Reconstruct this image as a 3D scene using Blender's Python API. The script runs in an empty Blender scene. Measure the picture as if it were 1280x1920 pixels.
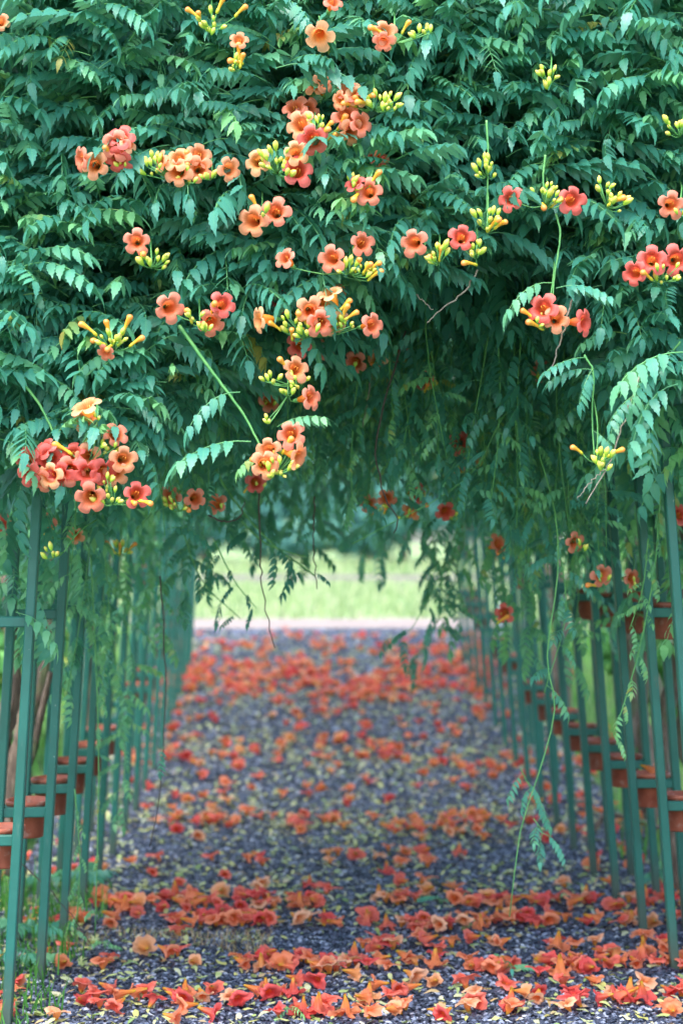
import bpy, math, random
import numpy as np
from mathutils import Vector, Matrix

# ------------------------------------------------------------------ camera
scene = bpy.context.scene
COL = scene.collection
F = 3600.0                      # focal length in pixels of a 1280 px wide frame
CAM = Vector((0, 0, 1.33))
YAW, PITCH = 73 / F, 56 / F
cam_data = bpy.data.cameras.new("camera")
cam = bpy.data.objects.new("camera", cam_data)
COL.objects.link(cam)
cam.location = CAM
cam.rotation_euler = (math.pi / 2 + PITCH, 0, -YAW)
cam_data.sensor_fit = 'HORIZONTAL'
cam_data.sensor_width = 36
cam_data.lens = 36 * F / 1280
cam_data.clip_start = 0.1
cam_data.clip_end = 1000
cam_data.dof.use_dof = True
cam_data.dof.focus_distance = 4.95
cam_data.dof.aperture_fstop = 3.7
scene.camera = cam
# ------------------------------------------------------------------ light
SUN_EL, SUN_AZ = 62, 212         # azimuth measured clockwise from +Y
world = bpy.data.worlds.new("World")
scene.world = world
world.use_nodes = True
wn = world.node_tree
bg = wn.nodes['Background']
sky = wn.nodes.new('ShaderNodeTexSky')
sky.sky_type = 'NISHITA'
sky.sun_disc = False
sky.sun_elevation = math.radians(SUN_EL)
sky.sun_rotation = math.radians(SUN_AZ)
sky.air_density = 1.0
sky.dust_density = 2.5
wn.links.new(sky.outputs[0], bg.inputs[0])
bg.inputs[1].default_value = 0.15
sun_data = bpy.data.lights.new("sun", 'SUN')
sun_data.energy = 1.2
sun_data.angle = math.radians(35)
sun_data.color = (1.0, 0.96, 0.9)
sun = bpy.data.objects.new("sun", sun_data)
COL.objects.link(sun)
_a, _e = math.radians(SUN_AZ), math.radians(SUN_EL)
sdir = Vector((math.sin(_a) * math.cos(_e), math.cos(_a) * math.cos(_e), math.sin(_e)))
sun.rotation_euler = sdir.to_track_quat('Z', 'Y').to_euler()
scene.view_settings.view_transform = 'Standard'
scene.view_settings.look = 'None'
scene.view_settings.gamma = 1
scene.view_settings.exposure = 2.35
scene.view_settings.use_curve_mapping = False
scene.cycles.max_bounces = 8
scene.cycles.transparent_max_bounces = 8

# ------------------------------------------------------------------ helpers
rng = np.random.default_rng(7)
R = random.Random(11)
U = R.uniform
cy_, sy_ = math.cos(YAW), math.sin(YAW)
FWD = Vector((sy_ * math.cos(PITCH), cy_ * math.cos(PITCH), math.sin(PITCH)))
RGT = Vector((cy_, -sy_, 0))
UPV = RGT.cross(FWD)
TX = 0.18                        # tunnel centre line


def P(x, y, Y):
    """world point that stands at depth Y on the sight line of photo pixel x, y"""
    d = FWD + RGT * ((x - 640) / F) + UPV * ((960 - y) / F)
    return CAM + d * (Y / d.y)


def px(X, Y, Z):
    v = Vector((X, Y, Z)) - CAM
    d = v.dot(FWD)
    return 640 + F * v.dot(RGT) / d, 960 - F * v.dot(UPV) / d


GY = [-50, 7.6, 8.8, 9.8, 10.8, 12.1, 13.5, 14.6, 15.4, 16.2, 18, 900]
GZ = [0, 0, 0.03, 0.08, 0.15, 0.295, 0.45, 0.57, 0.635, 0.66, 0.67, 0.67]


def g(Y):
    return float(np.interp(Y, GY, GZ))


def setp(o, label=None, cat=None, group=None, kind=None):
    if label: o['label'] = label
    if cat: o['category'] = cat
    if group: o['group'] = group
    if kind: o['kind'] = kind
    return o


def mesh(name, V, Q=None, T=None, mats=(), uv=None, tint=None, midx=None, smooth=True):
    V = np.asarray(V, dtype=np.float32).reshape(-1, 3)
    Q = np.zeros((0, 4), int) if Q is None or len(Q) == 0 else np.asarray(Q, dtype=np.int32)
    T = np.zeros((0, 3), int) if T is None or len(T) == 0 else np.asarray(T, dtype=np.int32)
    me = bpy.data.meshes.new(name)
    me.vertices.add(len(V))
    me.vertices.foreach_set('co', V.ravel())
    loops = np.concatenate([Q.ravel(), T.ravel()]).astype(np.int32)
    n = len(Q) + len(T)
    me.loops.add(len(loops))
    me.loops.foreach_set('vertex_index', loops)
    me.polygons.add(n)
    st = np.concatenate([np.arange(len(Q)) * 4, len(Q) * 4 + np.arange(len(T)) * 3]).astype(np.int32)
    me.polygons.foreach_set('loop_start', st)
    if midx is not None:
        me.polygons.foreach_set('material_index', np.asarray(midx, dtype=np.int32))
    me.polygons.foreach_set('use_smooth', np.full(n, smooth))
    if uv is not None:
        l = me.uv_layers.new(name='UVMap')
        l.data.foreach_set('uv', np.asarray(uv, dtype=np.float32)[loops].ravel())
    if tint is not None:
        a = me.attributes.new('tint', 'FLOAT', 'POINT')
        a.data.foreach_set('value', np.asarray(tint, dtype=np.float32))
    for m in mats: me.materials.append(m)
    me.update(calc_edges=True)
    me.validate()
    return me


def obj(name, me, parent=None, loc=None, mat=None):
    o = bpy.data.objects.new(name, me)
    COL.objects.link(o)
    if mat is not None: o.matrix_local = mat
    elif loc is not None: o.location = loc
    if parent is not None: o.parent = parent
    return o


def empty(name, loc=(0, 0, 0)):
    o = bpy.data.objects.new(name, None)
    COL.objects.link(o)
    o.location = loc
    o.empty_display_size = 0.1
    return o


class Geo:
    """collects pieces; build() gives one mesh"""
    def __init__(s): s.V, s.Q, s.T, s.UV, s.t, s.mq, s.mt, s.n = [], [], [], [], [], [], [], 0

    def add(s, V, Q=None, T=None, uv=None, tint=0.0, m=0):
        V = np.asarray(V, float).reshape(-1, 3)
        s.V.append(V)
        if Q is not None and len(Q): s.Q.append(np.asarray(Q) + s.n); s.mq.append(np.full(len(Q), m))
        if T is not None and len(T): s.T.append(np.asarray(T) + s.n); s.mt.append(np.full(len(T), m))
        s.UV.append(np.zeros((len(V), 2)) if uv is None else np.asarray(uv, float))
        s.t.append(np.full(len(V), tint) if np.isscalar(tint) else np.asarray(tint))
        s.n += len(V)
        return s

    def arrays(s):
        c = lambda l, w: np.concatenate(l) if l else np.zeros((0, w), int)
        mq = np.concatenate(s.mq) if s.mq else np.zeros(0, int)
        mt = np.concatenate(s.mt) if s.mt else np.zeros(0, int)
        return np.concatenate(s.V), c(s.Q, 4), c(s.T, 3), np.concatenate(s.UV), np.concatenate(s.t), np.concatenate([mq, mt])

    def build(s, name, mats, smooth=True):
        V, Q, T, uv, t, mi = s.arrays()
        return mesh(name, V, Q, T, mats, uv, t, mi, smooth)


def frame_along(pts):
    pts = np.asarray(pts, float)
    tan = np.gradient(pts, axis=0)
    tan /= np.linalg.norm(tan, axis=1)[:, None] + 1e-9
    return pts, tan


def tube(pts, rad, sides=6, ref=(0, 1, 0), caps=True):
    pts, tan = frame_along(pts)
    n = len(pts)
    rad = np.full(n, rad) if np.isscalar(rad) else np.asarray(rad)
    ref = np.asarray(ref, float)
    a = np.cross(tan, ref)
    bad = np.linalg.norm(a, axis=1) < 1e-3
    a[bad] = np.cross(tan[bad], (1, 0.01, 0))
    a /= np.linalg.norm(a, axis=1)[:, None]
    b = np.cross(tan, a)
    th = np.arange(sides) * 2 * math.pi / sides
    V = pts[:, None] + rad[:, None, None] * (a[:, None] * np.cos(th)[None, :, None] + b[:, None] * np.sin(th)[None, :, None])
    i, j = np.meshgrid(np.arange(n - 1), np.arange(sides), indexing='ij')
    j2 = (j + 1) % sides
    Q = np.stack([i * sides + j, i * sides + j2, (i + 1) * sides + j2, (i + 1) * sides + j], -1).reshape(-1, 4)
    V = V.reshape(-1, 3)
    T = []
    if caps:
        for k in (0, n - 1):
            c = len(V); V = np.vstack([V, pts[k]])
            for q in range(sides):
                T.append((k * sides + q, k * sides + (q + 1) % sides, c) if k else (k * sides + (q + 1) % sides, k * sides + q, c))
    uv = np.zeros((len(V), 2)); uv[:n * sides, 0] = np.repeat(np.linspace(0, 1, n), sides)
    return V, Q, T, uv


def bar(pts, w, d, bev=0.003, ref=(0, 1, 0)):
    """sweep of a rectangular tube (w across the bend plane, d along ref) with bevelled edges"""
    pts, tan = frame_along(pts)
    ref = np.asarray(ref, float)
    a = np.cross(tan, ref); a /= np.linalg.norm(a, axis=1)[:, None]
    b = np.cross(tan, a)
    hw, hd = w / 2, d / 2
    prof = [(hw - bev, hd), (-hw + bev, hd), (-hw, hd - bev), (-hw, -hd + bev), (-hw + bev, -hd), (hw - bev, -hd), (hw, -hd + bev), (hw, hd - bev)]
    V = np.concatenate([[p + a[i] * u + b[i] * v for (u, v) in prof] for i, p in enumerate(pts)])
    n = len(pts)
    Q = [(i * 8 + j, i * 8 + (j + 1) % 8, (i + 1) * 8 + (j + 1) % 8, (i + 1) * 8 + j) for i in range(n - 1) for j in range(8)]
    for k, f in ((0, 1), (n - 1, -1)):
        o = k * 8
        Q += [(o, o + 1, o + 2, o + 3)[::f], (o + 3, o + 4, o + 7, o)[::f], (o + 4, o + 5, o + 6, o + 7)[::f]]
    return V, Q


def spline(pts, n=16):
    """Catmull-Rom through pts"""
    p = np.asarray(pts, float)
    p = np.vstack([2 * p[0] - p[1], p, 2 * p[-1] - p[-2]])
    out = []
    segs = len(p) - 3
    per = max(2, n // segs)
    for k in range(segs):
        a, b, c, d = p[k:k + 4]
        for t in np.linspace(0, 1, per, endpoint=(k == segs - 1)):
            out.append(.5 * ((2 * b) + (c - a) * t + (2 * a - 5 * b + 4 * c - d) * t * t + (3 * b - a - 3 * c + d) * t ** 3))
    return np.array(out)


def noise1(x, y, z=0.0, s=0):
    return (math.sin(x * 3.1 + y * 1.7 + s) + math.sin(x * 7.3 - y * 5.1 + z * 2 + s * 1.7) * .6 + math.sin(x * 13.7 + y * 11.9 - z * 3 + s * 2.3) * .35) / 1.95

# ------------------------------------------------------------------ materials
def nodemat(name):
    m = bpy.data.materials.new(name)
    m.use_nodes = True
    nt = m.node_tree
    return m, nt, nt.nodes['Principled BSDF'], nt.nodes['Material Output']


def N(nt, t, **kw):
    n = nt.nodes.new(t)
    for k, v in kw.items():
        if k.startswith('i_'): n.inputs[int(k[2:])].default_value = v
        else: setattr(n, k, v)
    return n


def ramp(nt, fac, stops, interp='LINEAR'):
    r = nt.nodes.new('ShaderNodeValToRGB')
    r.color_ramp.interpolation = interp
    e = r.color_ramp.elements
    while len(e) < len(stops): e.new(0.5)
    for k, (p, c) in enumerate(stops):
        e[k].position = p
        e[k].color = (*c, 1) if len(c) == 3 else c
    nt.links.new(fac, r.inputs[0])
    return r.outputs[0]


def math_(nt, op, a, b=None, c=None):
    n = nt.nodes.new('ShaderNodeMath'); n.operation = op
    for k, v in enumerate((a, b, c)):
        if v is None: continue
        if isinstance(v, (int, float)): n.inputs[k].default_value = v
        else: nt.links.new(v, n.inputs[k])
    return n.outputs[0]


def mixc(nt, f, a, b, mode='MIX'):
    n = nt.nodes.new('ShaderNodeMix'); n.data_type = 'RGBA'; n.blend_type = mode
    for i, v in ((0, f), (6, a), (7, b)):
        if isinstance(v, (int, float)): n.inputs[i].default_value = v
        elif isinstance(v, tuple): n.inputs[i].default_value = (*v, 1) if len(v) == 3 else v
        else: nt.links.new(v, n.inputs[i])
    return n.outputs[2]


def noise(nt, scale, detail=3, rough=.55, vec=None, coord='Object'):
    n = N(nt, 'ShaderNodeTexNoise'); n.inputs['Scale'].default_value = scale
    n.inputs['Detail'].default_value = detail; n.inputs['Roughness'].default_value = rough
    if vec is None:
        t = N(nt, 'ShaderNodeTexCoord'); vec = t.outputs[coord]
    nt.links.new(vec, n.inputs['Vector'])
    return n.outputs['Fac']


def bump(nt, h, bsdf, strength=.5, dist=.01):
    b = N(nt, 'ShaderNodeBump'); b.inputs['Strength'].default_value = strength; b.inputs['Distance'].default_value = dist
    nt.links.new(h, b.inputs['Height']); nt.links.new(b.outputs[0], bsdf.inputs['Normal'])
    return b


def geopos(nt): return N(nt, 'ShaderNodeNewGeometry').outputs['Position']


def leaf_material(name, dark, mid, young, rough=.34, trans=.38, spec=.6):
    m, nt, b, out = nodemat(name)
    at = N(nt, 'ShaderNodeAttribute', attribute_name='tint')
    inf = N(nt, 'ShaderNodeObjectInfo')
    pos = geopos(nt)
    n1 = noise(nt, 5.0, 2, .6, pos)
    t = math_(nt, 'ADD', at.outputs['Fac'], math_(nt, 'MULTIPLY', math_(nt, 'SUBTRACT', n1, .5), .35))
    t = math_(nt, 'ADD', t, math_(nt, 'MULTIPLY', math_(nt, 'SUBTRACT', inf.outputs['Random'], .5), .22))
    base = ramp(nt, t, [(0.0, dark), (0.45, mid), (0.86, young), (.98, (.42, .36, .06))])
    uv = N(nt, 'ShaderNodeUVMap'); sx = N(nt, 'ShaderNodeSeparateXYZ'); nt.links.new(uv.outputs[0], sx.inputs[0])
    av = math_(nt, 'ABSOLUTE', math_(nt, 'SUBTRACT', sx.outputs[1], .5))
    ph = math_(nt, 'SUBTRACT', math_(nt, 'MULTIPLY', sx.outputs[0], 8.0), math_(nt, 'MULTIPLY', av, 5.0))
    fr = math_(nt, 'FRACT', ph)
    tri = math_(nt, 'ABSOLUTE', math_(nt, 'SUBTRACT', fr, .5))          # 0.5 at a vein
    vein = math_(nt, 'SMOOTH_MAX', math_(nt, 'MULTIPLY', math_(nt, 'SUBTRACT', tri, .38), 8.0), 0.0, .1)
    mid_ = math_(nt, 'LESS_THAN', av, .035)
    v = math_(nt, 'MINIMUM', math_(nt, 'ADD', vein, mid_), 1.0)
    col = mixc(nt, math_(nt, 'MULTIPLY', v, .28), base, young)
    pn = noise(nt, 60, 3, .6, pos)
    col = mixc(nt, math_(nt, 'MULTIPLY', pn, .35), col, dark)
    nt.links.new(col, b.inputs['Base Color'])
    r = math_(nt, 'ADD', rough - .1, math_(nt, 'MULTIPLY', pn, .25))
    nt.links.new(r, b.inputs['Roughness'])
    b.inputs['Specular IOR Level'].default_value = spec
    h = math_(nt, 'ADD', math_(nt, 'MULTIPLY', v, -1.0), math_(nt, 'MULTIPLY', noise(nt, 220, 2, .6, pos), .9))
    bump(nt, h, b, .55, .0016)
    tr = N(nt, 'ShaderNodeBsdfTranslucent')
    tc = mixc(nt, .5, base, young)
    nt.links.new(tc, tr.inputs[0])
    mx = N(nt, 'ShaderNodeMixShader'); mx.inputs[0].default_value = trans
    nt.links.new(b.outputs[0], mx.inputs[1]); nt.links.new(tr.outputs[0], mx.inputs[2])
    nt.links.new(mx.outputs[0], out.inputs[0])
    return m


M = {}
M['leaf'] = leaf_material('vine_leaf', (.018, .125, .092), (.060, .31, .24), (.24, .58, .20))
M['leaf_far'] = leaf_material('tree_leaf', (.025, .10, .09), (.055, .20, .175), (.14, .34, .25), .6, .3, .2)
M['shrub'] = leaf_material('shrub_leaf', (.03, .13, .04), (.09, .30, .08), (.22, .50, .14), .6, .35, .2)


def flower_material(name, inner, lip, outer, tubec):
    m, nt, b, out = nodemat(name)
    uv = N(nt, 'ShaderNodeUVMap'); sx = N(nt, 'ShaderNodeSeparateXYZ'); nt.links.new(uv.outputs[0], sx.inputs[0])
    u, v = sx.outputs[0], sx.outputs[1]
    ins = ramp(nt, u, [(.0, (.72, .16, .03)), (.42, (.78, .18, .04)), (.52, inner), (.8, lip), (1., tuple(min(.92, c * 1.08 + .04) for c in lip))])
    w = math_(nt, 'SINE', math_(nt, 'MULTIPLY', v, 2 * math.pi * 25))
    w = math_(nt, 'MULTIPLY', math_(nt, 'GREATER_THAN', w, .55), ramp(nt, u, [(.3, (.8, .8, .8)), (.72, (.35, .35, .35)), (.85, (0, 0, 0))]))
    ins = mixc(nt, math_(nt, 'MULTIPLY', w, .5), ins, (.62, .04, .015))
    outc = ramp(nt, u, [(.0, (.30, .42, .04)), (.06, (.62, .42, .03)), (.3, tubec), (.62, outer), (1., lip)])
    geo = N(nt, 'ShaderNodeNewGeometry')
    col = mixc(nt, geo.outputs['Backfacing'], ins, outc)
    pn = noise(nt, 90, 3, .6, geo.outputs['Position'])
    col = mixc(nt, math_(nt, 'MULTIPLY', math_(nt, 'SUBTRACT', pn, .3), .3), col, inner)
    nt.links.new(col, b.inputs['Base Color'])
    b.inputs['Roughness'].default_value = .48
    b.inputs['Specular IOR Level'].default_value = .35
    bump(nt, noise(nt, 140, 3, .6, geo.outputs['Position']), b, .4, .002)
    tr = N(nt, 'ShaderNodeBsdfTranslucent'); nt.links.new(col, tr.inputs[0])
    mx = N(nt, 'ShaderNodeMixShader'); mx.inputs[0].default_value = .5
    nt.links.new(b.outputs[0], mx.inputs[1]); nt.links.new(tr.outputs[0], mx.inputs[2])
    nt.links.new(mx.outputs[0], out.inputs[0])
    return m


FM = [flower_material('petal_peach', (.84, .32, .08), (.86, .44, .24), (.84, .38, .08), (.78, .34, .02)),
      flower_material('petal_orange', (.83, .26, .08), (.85, .36, .20), (.82, .28, .07), (.78, .31, .02)),
      flower_material('petal_coral', (.80, .19, .07), (.82, .27, .18), (.78, .21, .09), (.78, .27, .02)),
      flower_material('petal_red', (.70, .095, .055), (.76, .15, .125), (.72, .13, .10), (.76, .23, .03))]
FG = [flower_material('fallen_peach', (.72, .26, .10), (.86, .44, .26), (.76, .32, .12), (.74, .32, .07)),
      flower_material('fallen_orange', (.72, .15, .05), (.86, .28, .14), (.74, .22, .09), (.74, .27, .06)),
      flower_material('fallen_coral', (.70, .085, .05), (.84, .19, .13), (.70, .14, .10), (.72, .22, .07)),
      flower_material('fallen_red', (.64, .045, .04), (.80, .115, .10), (.62, .085, .08), (.66, .16, .07))]


def simple(name, c1, c2, scale=20, rough=.6, spec=.4, bs=.3, bd=.003, metal=0):
    m, nt, b, out = nodemat(name)
    n = noise(nt, scale, 4, .6, geopos(nt))
    nt.links.new(ramp(nt, n, [(.3, c1), (.7, c2)]), b.inputs['Base Color'])
    b.inputs['Roughness'].default_value = rough
    b.inputs['Specular IOR Level'].default_value = spec
    b.inputs['Metallic'].default_value = metal
    bump(nt, noise(nt, scale * 4, 3, .6, geopos(nt)), b, bs, bd)
    return m


def bud_material():
    m, nt, b, out = nodemat('bud')
    uv = N(nt, 'ShaderNodeUVMap'); sx = N(nt, 'ShaderNodeSeparateXYZ'); nt.links.new(uv.outputs[0], sx.inputs[0])
    at = N(nt, 'ShaderNodeObjectInfo')
    c = ramp(nt, sx.outputs[0], [(0, (.16, .42, .03)), (.45, (.42, .56, .05)), (.75, (.70, .60, .12)), (1, (.78, .50, .12))])
    nt.links.new(mixc(nt, math_(nt, 'MULTIPLY', at.outputs['Random'], .45), c, (.35, .55, .05)), b.inputs['Base Color'])
    b.inputs['Roughness'].default_value = .4
    b.inputs['Subsurface Weight'].default_value = 0
    return m


def trumpet_bud_material():
    m, nt, b, out = nodemat('trumpet_bud')
    uv = N(nt, 'ShaderNodeUVMap'); sx = N(nt, 'ShaderNodeSeparateXYZ'); nt.links.new(uv.outputs[0], sx.inputs[0])
    c = ramp(nt, sx.outputs[0], [(0, (.28, .48, .03)), (.25, (.62, .50, .03)), (.5, (.80, .40, .03)), (.8, (.82, .34, .04)), (1, (.80, .22, .06))])
    c = mixc(nt, math_(nt, 'MULTIPLY', noise(nt, 60, 3, .6, geopos(nt)), .35), c, (.75, .30, .03))
    nt.links.new(c, b.inputs['Base Color'])
    b.inputs['Roughness'].default_value = .4
    return m


M['bud'] = bud_material()
M['tbud'] = trumpet_bud_material()
M['stem'] = simple('green_stem', (.06, .24, .07), (.14, .36, .10), 30, .5)
M['twig'] = simple('grey_twig', (.16, .13, .10), (.30, .26, .21), 60, .8)
M['dtwig'] = simple('dark_twig', (.035, .03, .03), (.09, .06, .045), 60, .8)


def bark_material():
    m, nt, b, out = nodemat('vine_bark')
    tc = N(nt, 'ShaderNodeTexCoord'); mp = N(nt, 'ShaderNodeMapping'); mp.inputs['Scale'].default_value = (1, 1, .18)
    nt.links.new(geopos(nt), mp.inputs[0])
    n = noise(nt, 70, 5, .65, mp.outputs[0])
    n2 = noise(nt, 9, 2, .5, geopos(nt))
    c = ramp(nt, n, [(.3, (.05, .035, .028)), (.55, (.16, .115, .085)), (.75, (.30, .235, .18))])
    c = mixc(nt, ramp(nt, n2, [(.5, (0, 0, 0)), (.7, (.6, .6, .6))]), c, (.09, .15, .05))
    nt.links.new(c, b.inputs['Base Color']); b.inputs['Roughness'].default_value = .9
    bump(nt, n, b, .9, .012)
    return m


M['bark'] = bark_material()


def paint_material():
    m, nt, b, out = nodemat('green_paint')
    pos = geopos(nt)
    n = noise(nt, 6, 4, .6, pos)
    c = ramp(nt, n, [(.3, (.006, .088, .066)), (.7, (.010, .122, .094))])
    mp = N(nt, 'ShaderNodeMapping'); mp.inputs['Scale'].default_value = (1, 1, .25); nt.links.new(pos, mp.inputs[0])
    d = noise(nt, 55, 5, .7, mp.outputs[0])
    c = mixc(nt, ramp(nt, d, [(.60, (0, 0, 0)), (.72, (.35, .35, .35))]), c, (.10, .17, .13))
    ch = noise(nt, 130, 2, .5, pos)
    c = mixc(nt, ramp(nt, ch, [(.76, (0, 0, 0)), (.78, (1, 1, 1))]), c, (.45, .48, .45))
    # mud splashed up from the ground
    sx = N(nt, 'ShaderNodeSeparateXYZ'); nt.links.new(pos, sx.inputs[0])
    z = math_(nt, 'ADD', sx.outputs[2], math_(nt, 'MULTIPLY', d, -.1))
    mud = ramp(nt, z, [(.0, (.8, .8, .8)), (.16, (0, 0, 0))])
    rs = noise(nt, 24, 5, .75, mp.outputs[0])
    c = mixc(nt, ramp(nt, rs, [(.66, (0, 0, 0)), (.73, (.55, .55, .55))]), c, (.13, .07, .035))
    c = mixc(nt, math_(nt, 'MULTIPLY', mud, .8), c, (.06, .055, .04))
    nt.links.new(c, b.inputs['Base Color'])
    nt.links.new(math_(nt, 'ADD', .28, math_(nt, 'MULTIPLY', d, .3)), b.inputs['Roughness'])
    bump(nt, d, b, .25, .002)
    return m


M['paint'] = paint_material()
def terracotta():
    m, nt, b, out = nodemat('terracotta')
    pos = geopos(nt); inf = N(nt, 'ShaderNodeObjectInfo')
    n = noise(nt, 16, 5, .65, pos)
    c = ramp(nt, n, [(.3, (.22, .05, .025)), (.7, (.42, .115, .06))])
    c = mixc(nt, math_(nt, 'MULTIPLY', inf.outputs['Random'], .55), c, (.20, .06, .035))
    d = noise(nt, 38, 4, .7, pos)
    c = mixc(nt, ramp(nt, d, [(.56, (0, 0, 0)), (.72, (.5, .5, .5))]), c, (.46, .36, .30))
    nt.links.new(c, b.inputs['Base Color']); b.inputs['Roughness'].default_value = .65
    bump(nt, d, b, .3, .002)
    return m


M['terracotta'] = terracotta()
M['soil'] = simple('potting_soil', (.025, .018, .014), (.09, .06, .04), 90, .95, .2, 1, .01)
M['white'] = simple('white_paint', (.62, .66, .68), (.82, .84, .86), 12, .5)
M['dry_leaf'] = None


def litter_material():
    m, nt, b, out = nodemat('fallen_leaf')
    at = N(nt, 'ShaderNodeAttribute', attribute_name='tint')
    inf = N(nt, 'ShaderNodeObjectInfo')
    t = math_(nt, 'FRACT', math_(nt, 'ADD', at.outputs['Fac'], inf.outputs['Random']))
    c = ramp(nt, t, [(0, (.46, .48, .13)), (.2, (.50, .54, .25)), (.4, (.32, .46, .16)), (.55, (.50, .53, .34)), (.7, (.16, .32, .10)), (.82, (.42, .26, .10)), (.92, (.62, .60, .45)), (1, (.5, .5, .12))])
    c = mixc(nt, math_(nt, 'MULTIPLY', noise(nt, 130, 3, .6, geopos(nt)), .4), c, (.28, .2, .06))
    nt.links.new(c, b.inputs['Base Color']); b.inputs['Roughness'].default_value = .5
    tr = N(nt, 'ShaderNodeBsdfTranslucent'); nt.links.new(c, tr.inputs[0])
    mx = N(nt, 'ShaderNodeMixShader'); mx.inputs[0].default_value = .2
    nt.links.new(b.outputs[0], mx.inputs[1]); nt.links.new(tr.outputs[0], mx.inputs[2])
    nt.links.new(mx.outputs[0], out.inputs[0])
    return m


M['litter'] = litter_material()


def gravel_bed():
    m, nt, b, out = nodemat('gravel_bed')
    pos = geopos(nt)
    v = N(nt, 'ShaderNodeTexVoronoi'); v.inputs['Scale'].default_value = 75; nt.links.new(pos, v.inputs['Vector'])
    sx = N(nt, 'ShaderNodeSeparateColor'); nt.links.new(v.outputs['Color'], sx.inputs[0])
    c = ramp(nt, sx.outputs[0], [(0, (.008, .010, .02)), (.5, (.032, .042, .078)), (.8, (.09, .11, .17)), (.93, (.24, .27, .34)), (1, (.42, .43, .46))])
    n = noise(nt, 2.2, 4, .6, pos)
    c = mixc(nt, ramp(nt, n, [(.5, (0, 0, 0)), (.75, (.5, .5, .5))]), c, (.07, .065, .055))
    nt.links.new(c, b.inputs['Base Color'])
    b.inputs['Roughness'].default_value = .45
    bump(nt, v.outputs['Distance'], b, 1, .008).invert = True
    return m


def pebble_mat():
    m, nt, b, out = nodemat('pebble')
    at = N(nt, 'ShaderNodeAttribute', attribute_name='tint')
    c = ramp(nt, at.outputs['Fac'], [(0, (.010, .013, .024)), (.52, (.036, .046, .076)), (.76, (.10, .122, .18)), (.92, (.22, .25, .33)), (1, (.38, .41, .46))])
    nt.links.new(c, b.inputs['Base Color'])
    b.inputs['Roughness'].default_value = .45
    b.inputs['Specular IOR Level'].default_value = .45
    return m


def ground_mat():
    m, nt, b, out = nodemat('meadow_ground')
    pos = geopos(nt)
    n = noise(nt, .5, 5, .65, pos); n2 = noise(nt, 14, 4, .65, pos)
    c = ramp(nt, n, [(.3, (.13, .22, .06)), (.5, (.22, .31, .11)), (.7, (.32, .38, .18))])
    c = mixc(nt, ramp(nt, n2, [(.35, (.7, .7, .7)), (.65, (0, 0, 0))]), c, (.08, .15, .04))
    nt.links.new(c, b.inputs['Base Color']); b.inputs['Roughness'].default_value = .9
    bump(nt, n2, b, .8, .05)
    return m


def grass_mat(name, a, b_, c_):
    m, nt, b, out = nodemat(name)
    at = N(nt, 'ShaderNodeAttribute', attribute_name='tint')
    c = ramp(nt, at.outputs['Fac'], [(0, a), (.6, b_), (1, c_)])
    nt.links.new(c, b.inputs['Base Color']); b.inputs['Roughness'].default_value = .55
    tr = N(nt, 'ShaderNodeBsdfTranslucent'); nt.links.new(c, tr.inputs[0])
    mx = N(nt, 'ShaderNodeMixShader'); mx.inputs[0].default_value = .35
    nt.links.new(b.outputs[0], mx.inputs[1]); nt.links.new(tr.outputs[0], mx.inputs[2])
    nt.links.new(mx.outputs[0], out.inputs[0])
    return m


M['gravel'] = gravel_bed()
M['pebble'] = pebble_mat()
M['ground'] = ground_mat()
def verge_mat():
    m, nt, b, out = nodemat('verge_ground')
    pos = geopos(nt)
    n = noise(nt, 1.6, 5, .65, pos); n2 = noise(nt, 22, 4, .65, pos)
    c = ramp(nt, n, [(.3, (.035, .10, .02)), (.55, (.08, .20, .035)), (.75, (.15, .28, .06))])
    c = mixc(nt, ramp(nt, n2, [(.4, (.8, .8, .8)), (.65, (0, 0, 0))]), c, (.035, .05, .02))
    nt.links.new(c, b.inputs['Base Color']); b.inputs['Roughness'].default_value = .9
    bump(nt, n2, b, .8, .04)
    return m


M['verge'] = verge_mat()
M['grass'] = grass_mat('verge_grass', (.04, .17, .02), (.09, .31, .045), (.24, .46, .09))
M['field'] = grass_mat('field_grass', (.18, .29, .10), (.32, .40, .18), (.46, .48, .30))
M['dry'] = grass_mat('dry_grass', (.30, .18, .08), (.50, .36, .18), (.30, .40, .12))
M['sand'] = simple('sandy_soil', (.20, .165, .15), (.27, .225, .20), 3, .95, .2, .5, .01)
M['road'] = simple('far_road', (.12, .105, .09), (.17, .145, .13), 1.2, .9, .2)
M['pathlit'] = simple('lit_gravel', (.3, .3, .34), (.5, .5, .55), 30, .8)  # path gravel with open-sky brightness put into its colour; not assigned

# ------------------------------------------------------------------ setting: ground, path, strip, road
def sheet(name, x0, x1, ys, m, dz, nx=2, kind='structure', wob=0, mats=None):
    xs = np.linspace(x0, x1, nx)
    V = []
    for Y in ys:
        for i, X in enumerate(xs):
            e = 0
            if wob and i in (0, nx - 1): e = wob * math.sin(Y * 2.3 + i) + wob * .6 * math.sin(Y * 5.9 + i * 2)
            V.append((X + e, Y, g(Y) + dz))
    Q = [(j * nx + i, j * nx + i + 1, (j + 1) * nx + i + 1, (j + 1) * nx + i) for j in range(len(ys) - 1) for i in range(nx - 1)]
    o = obj(name, mesh(name, V, Q, mats=[m], smooth=True))
    setp(o, kind=kind)
    return o


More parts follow.
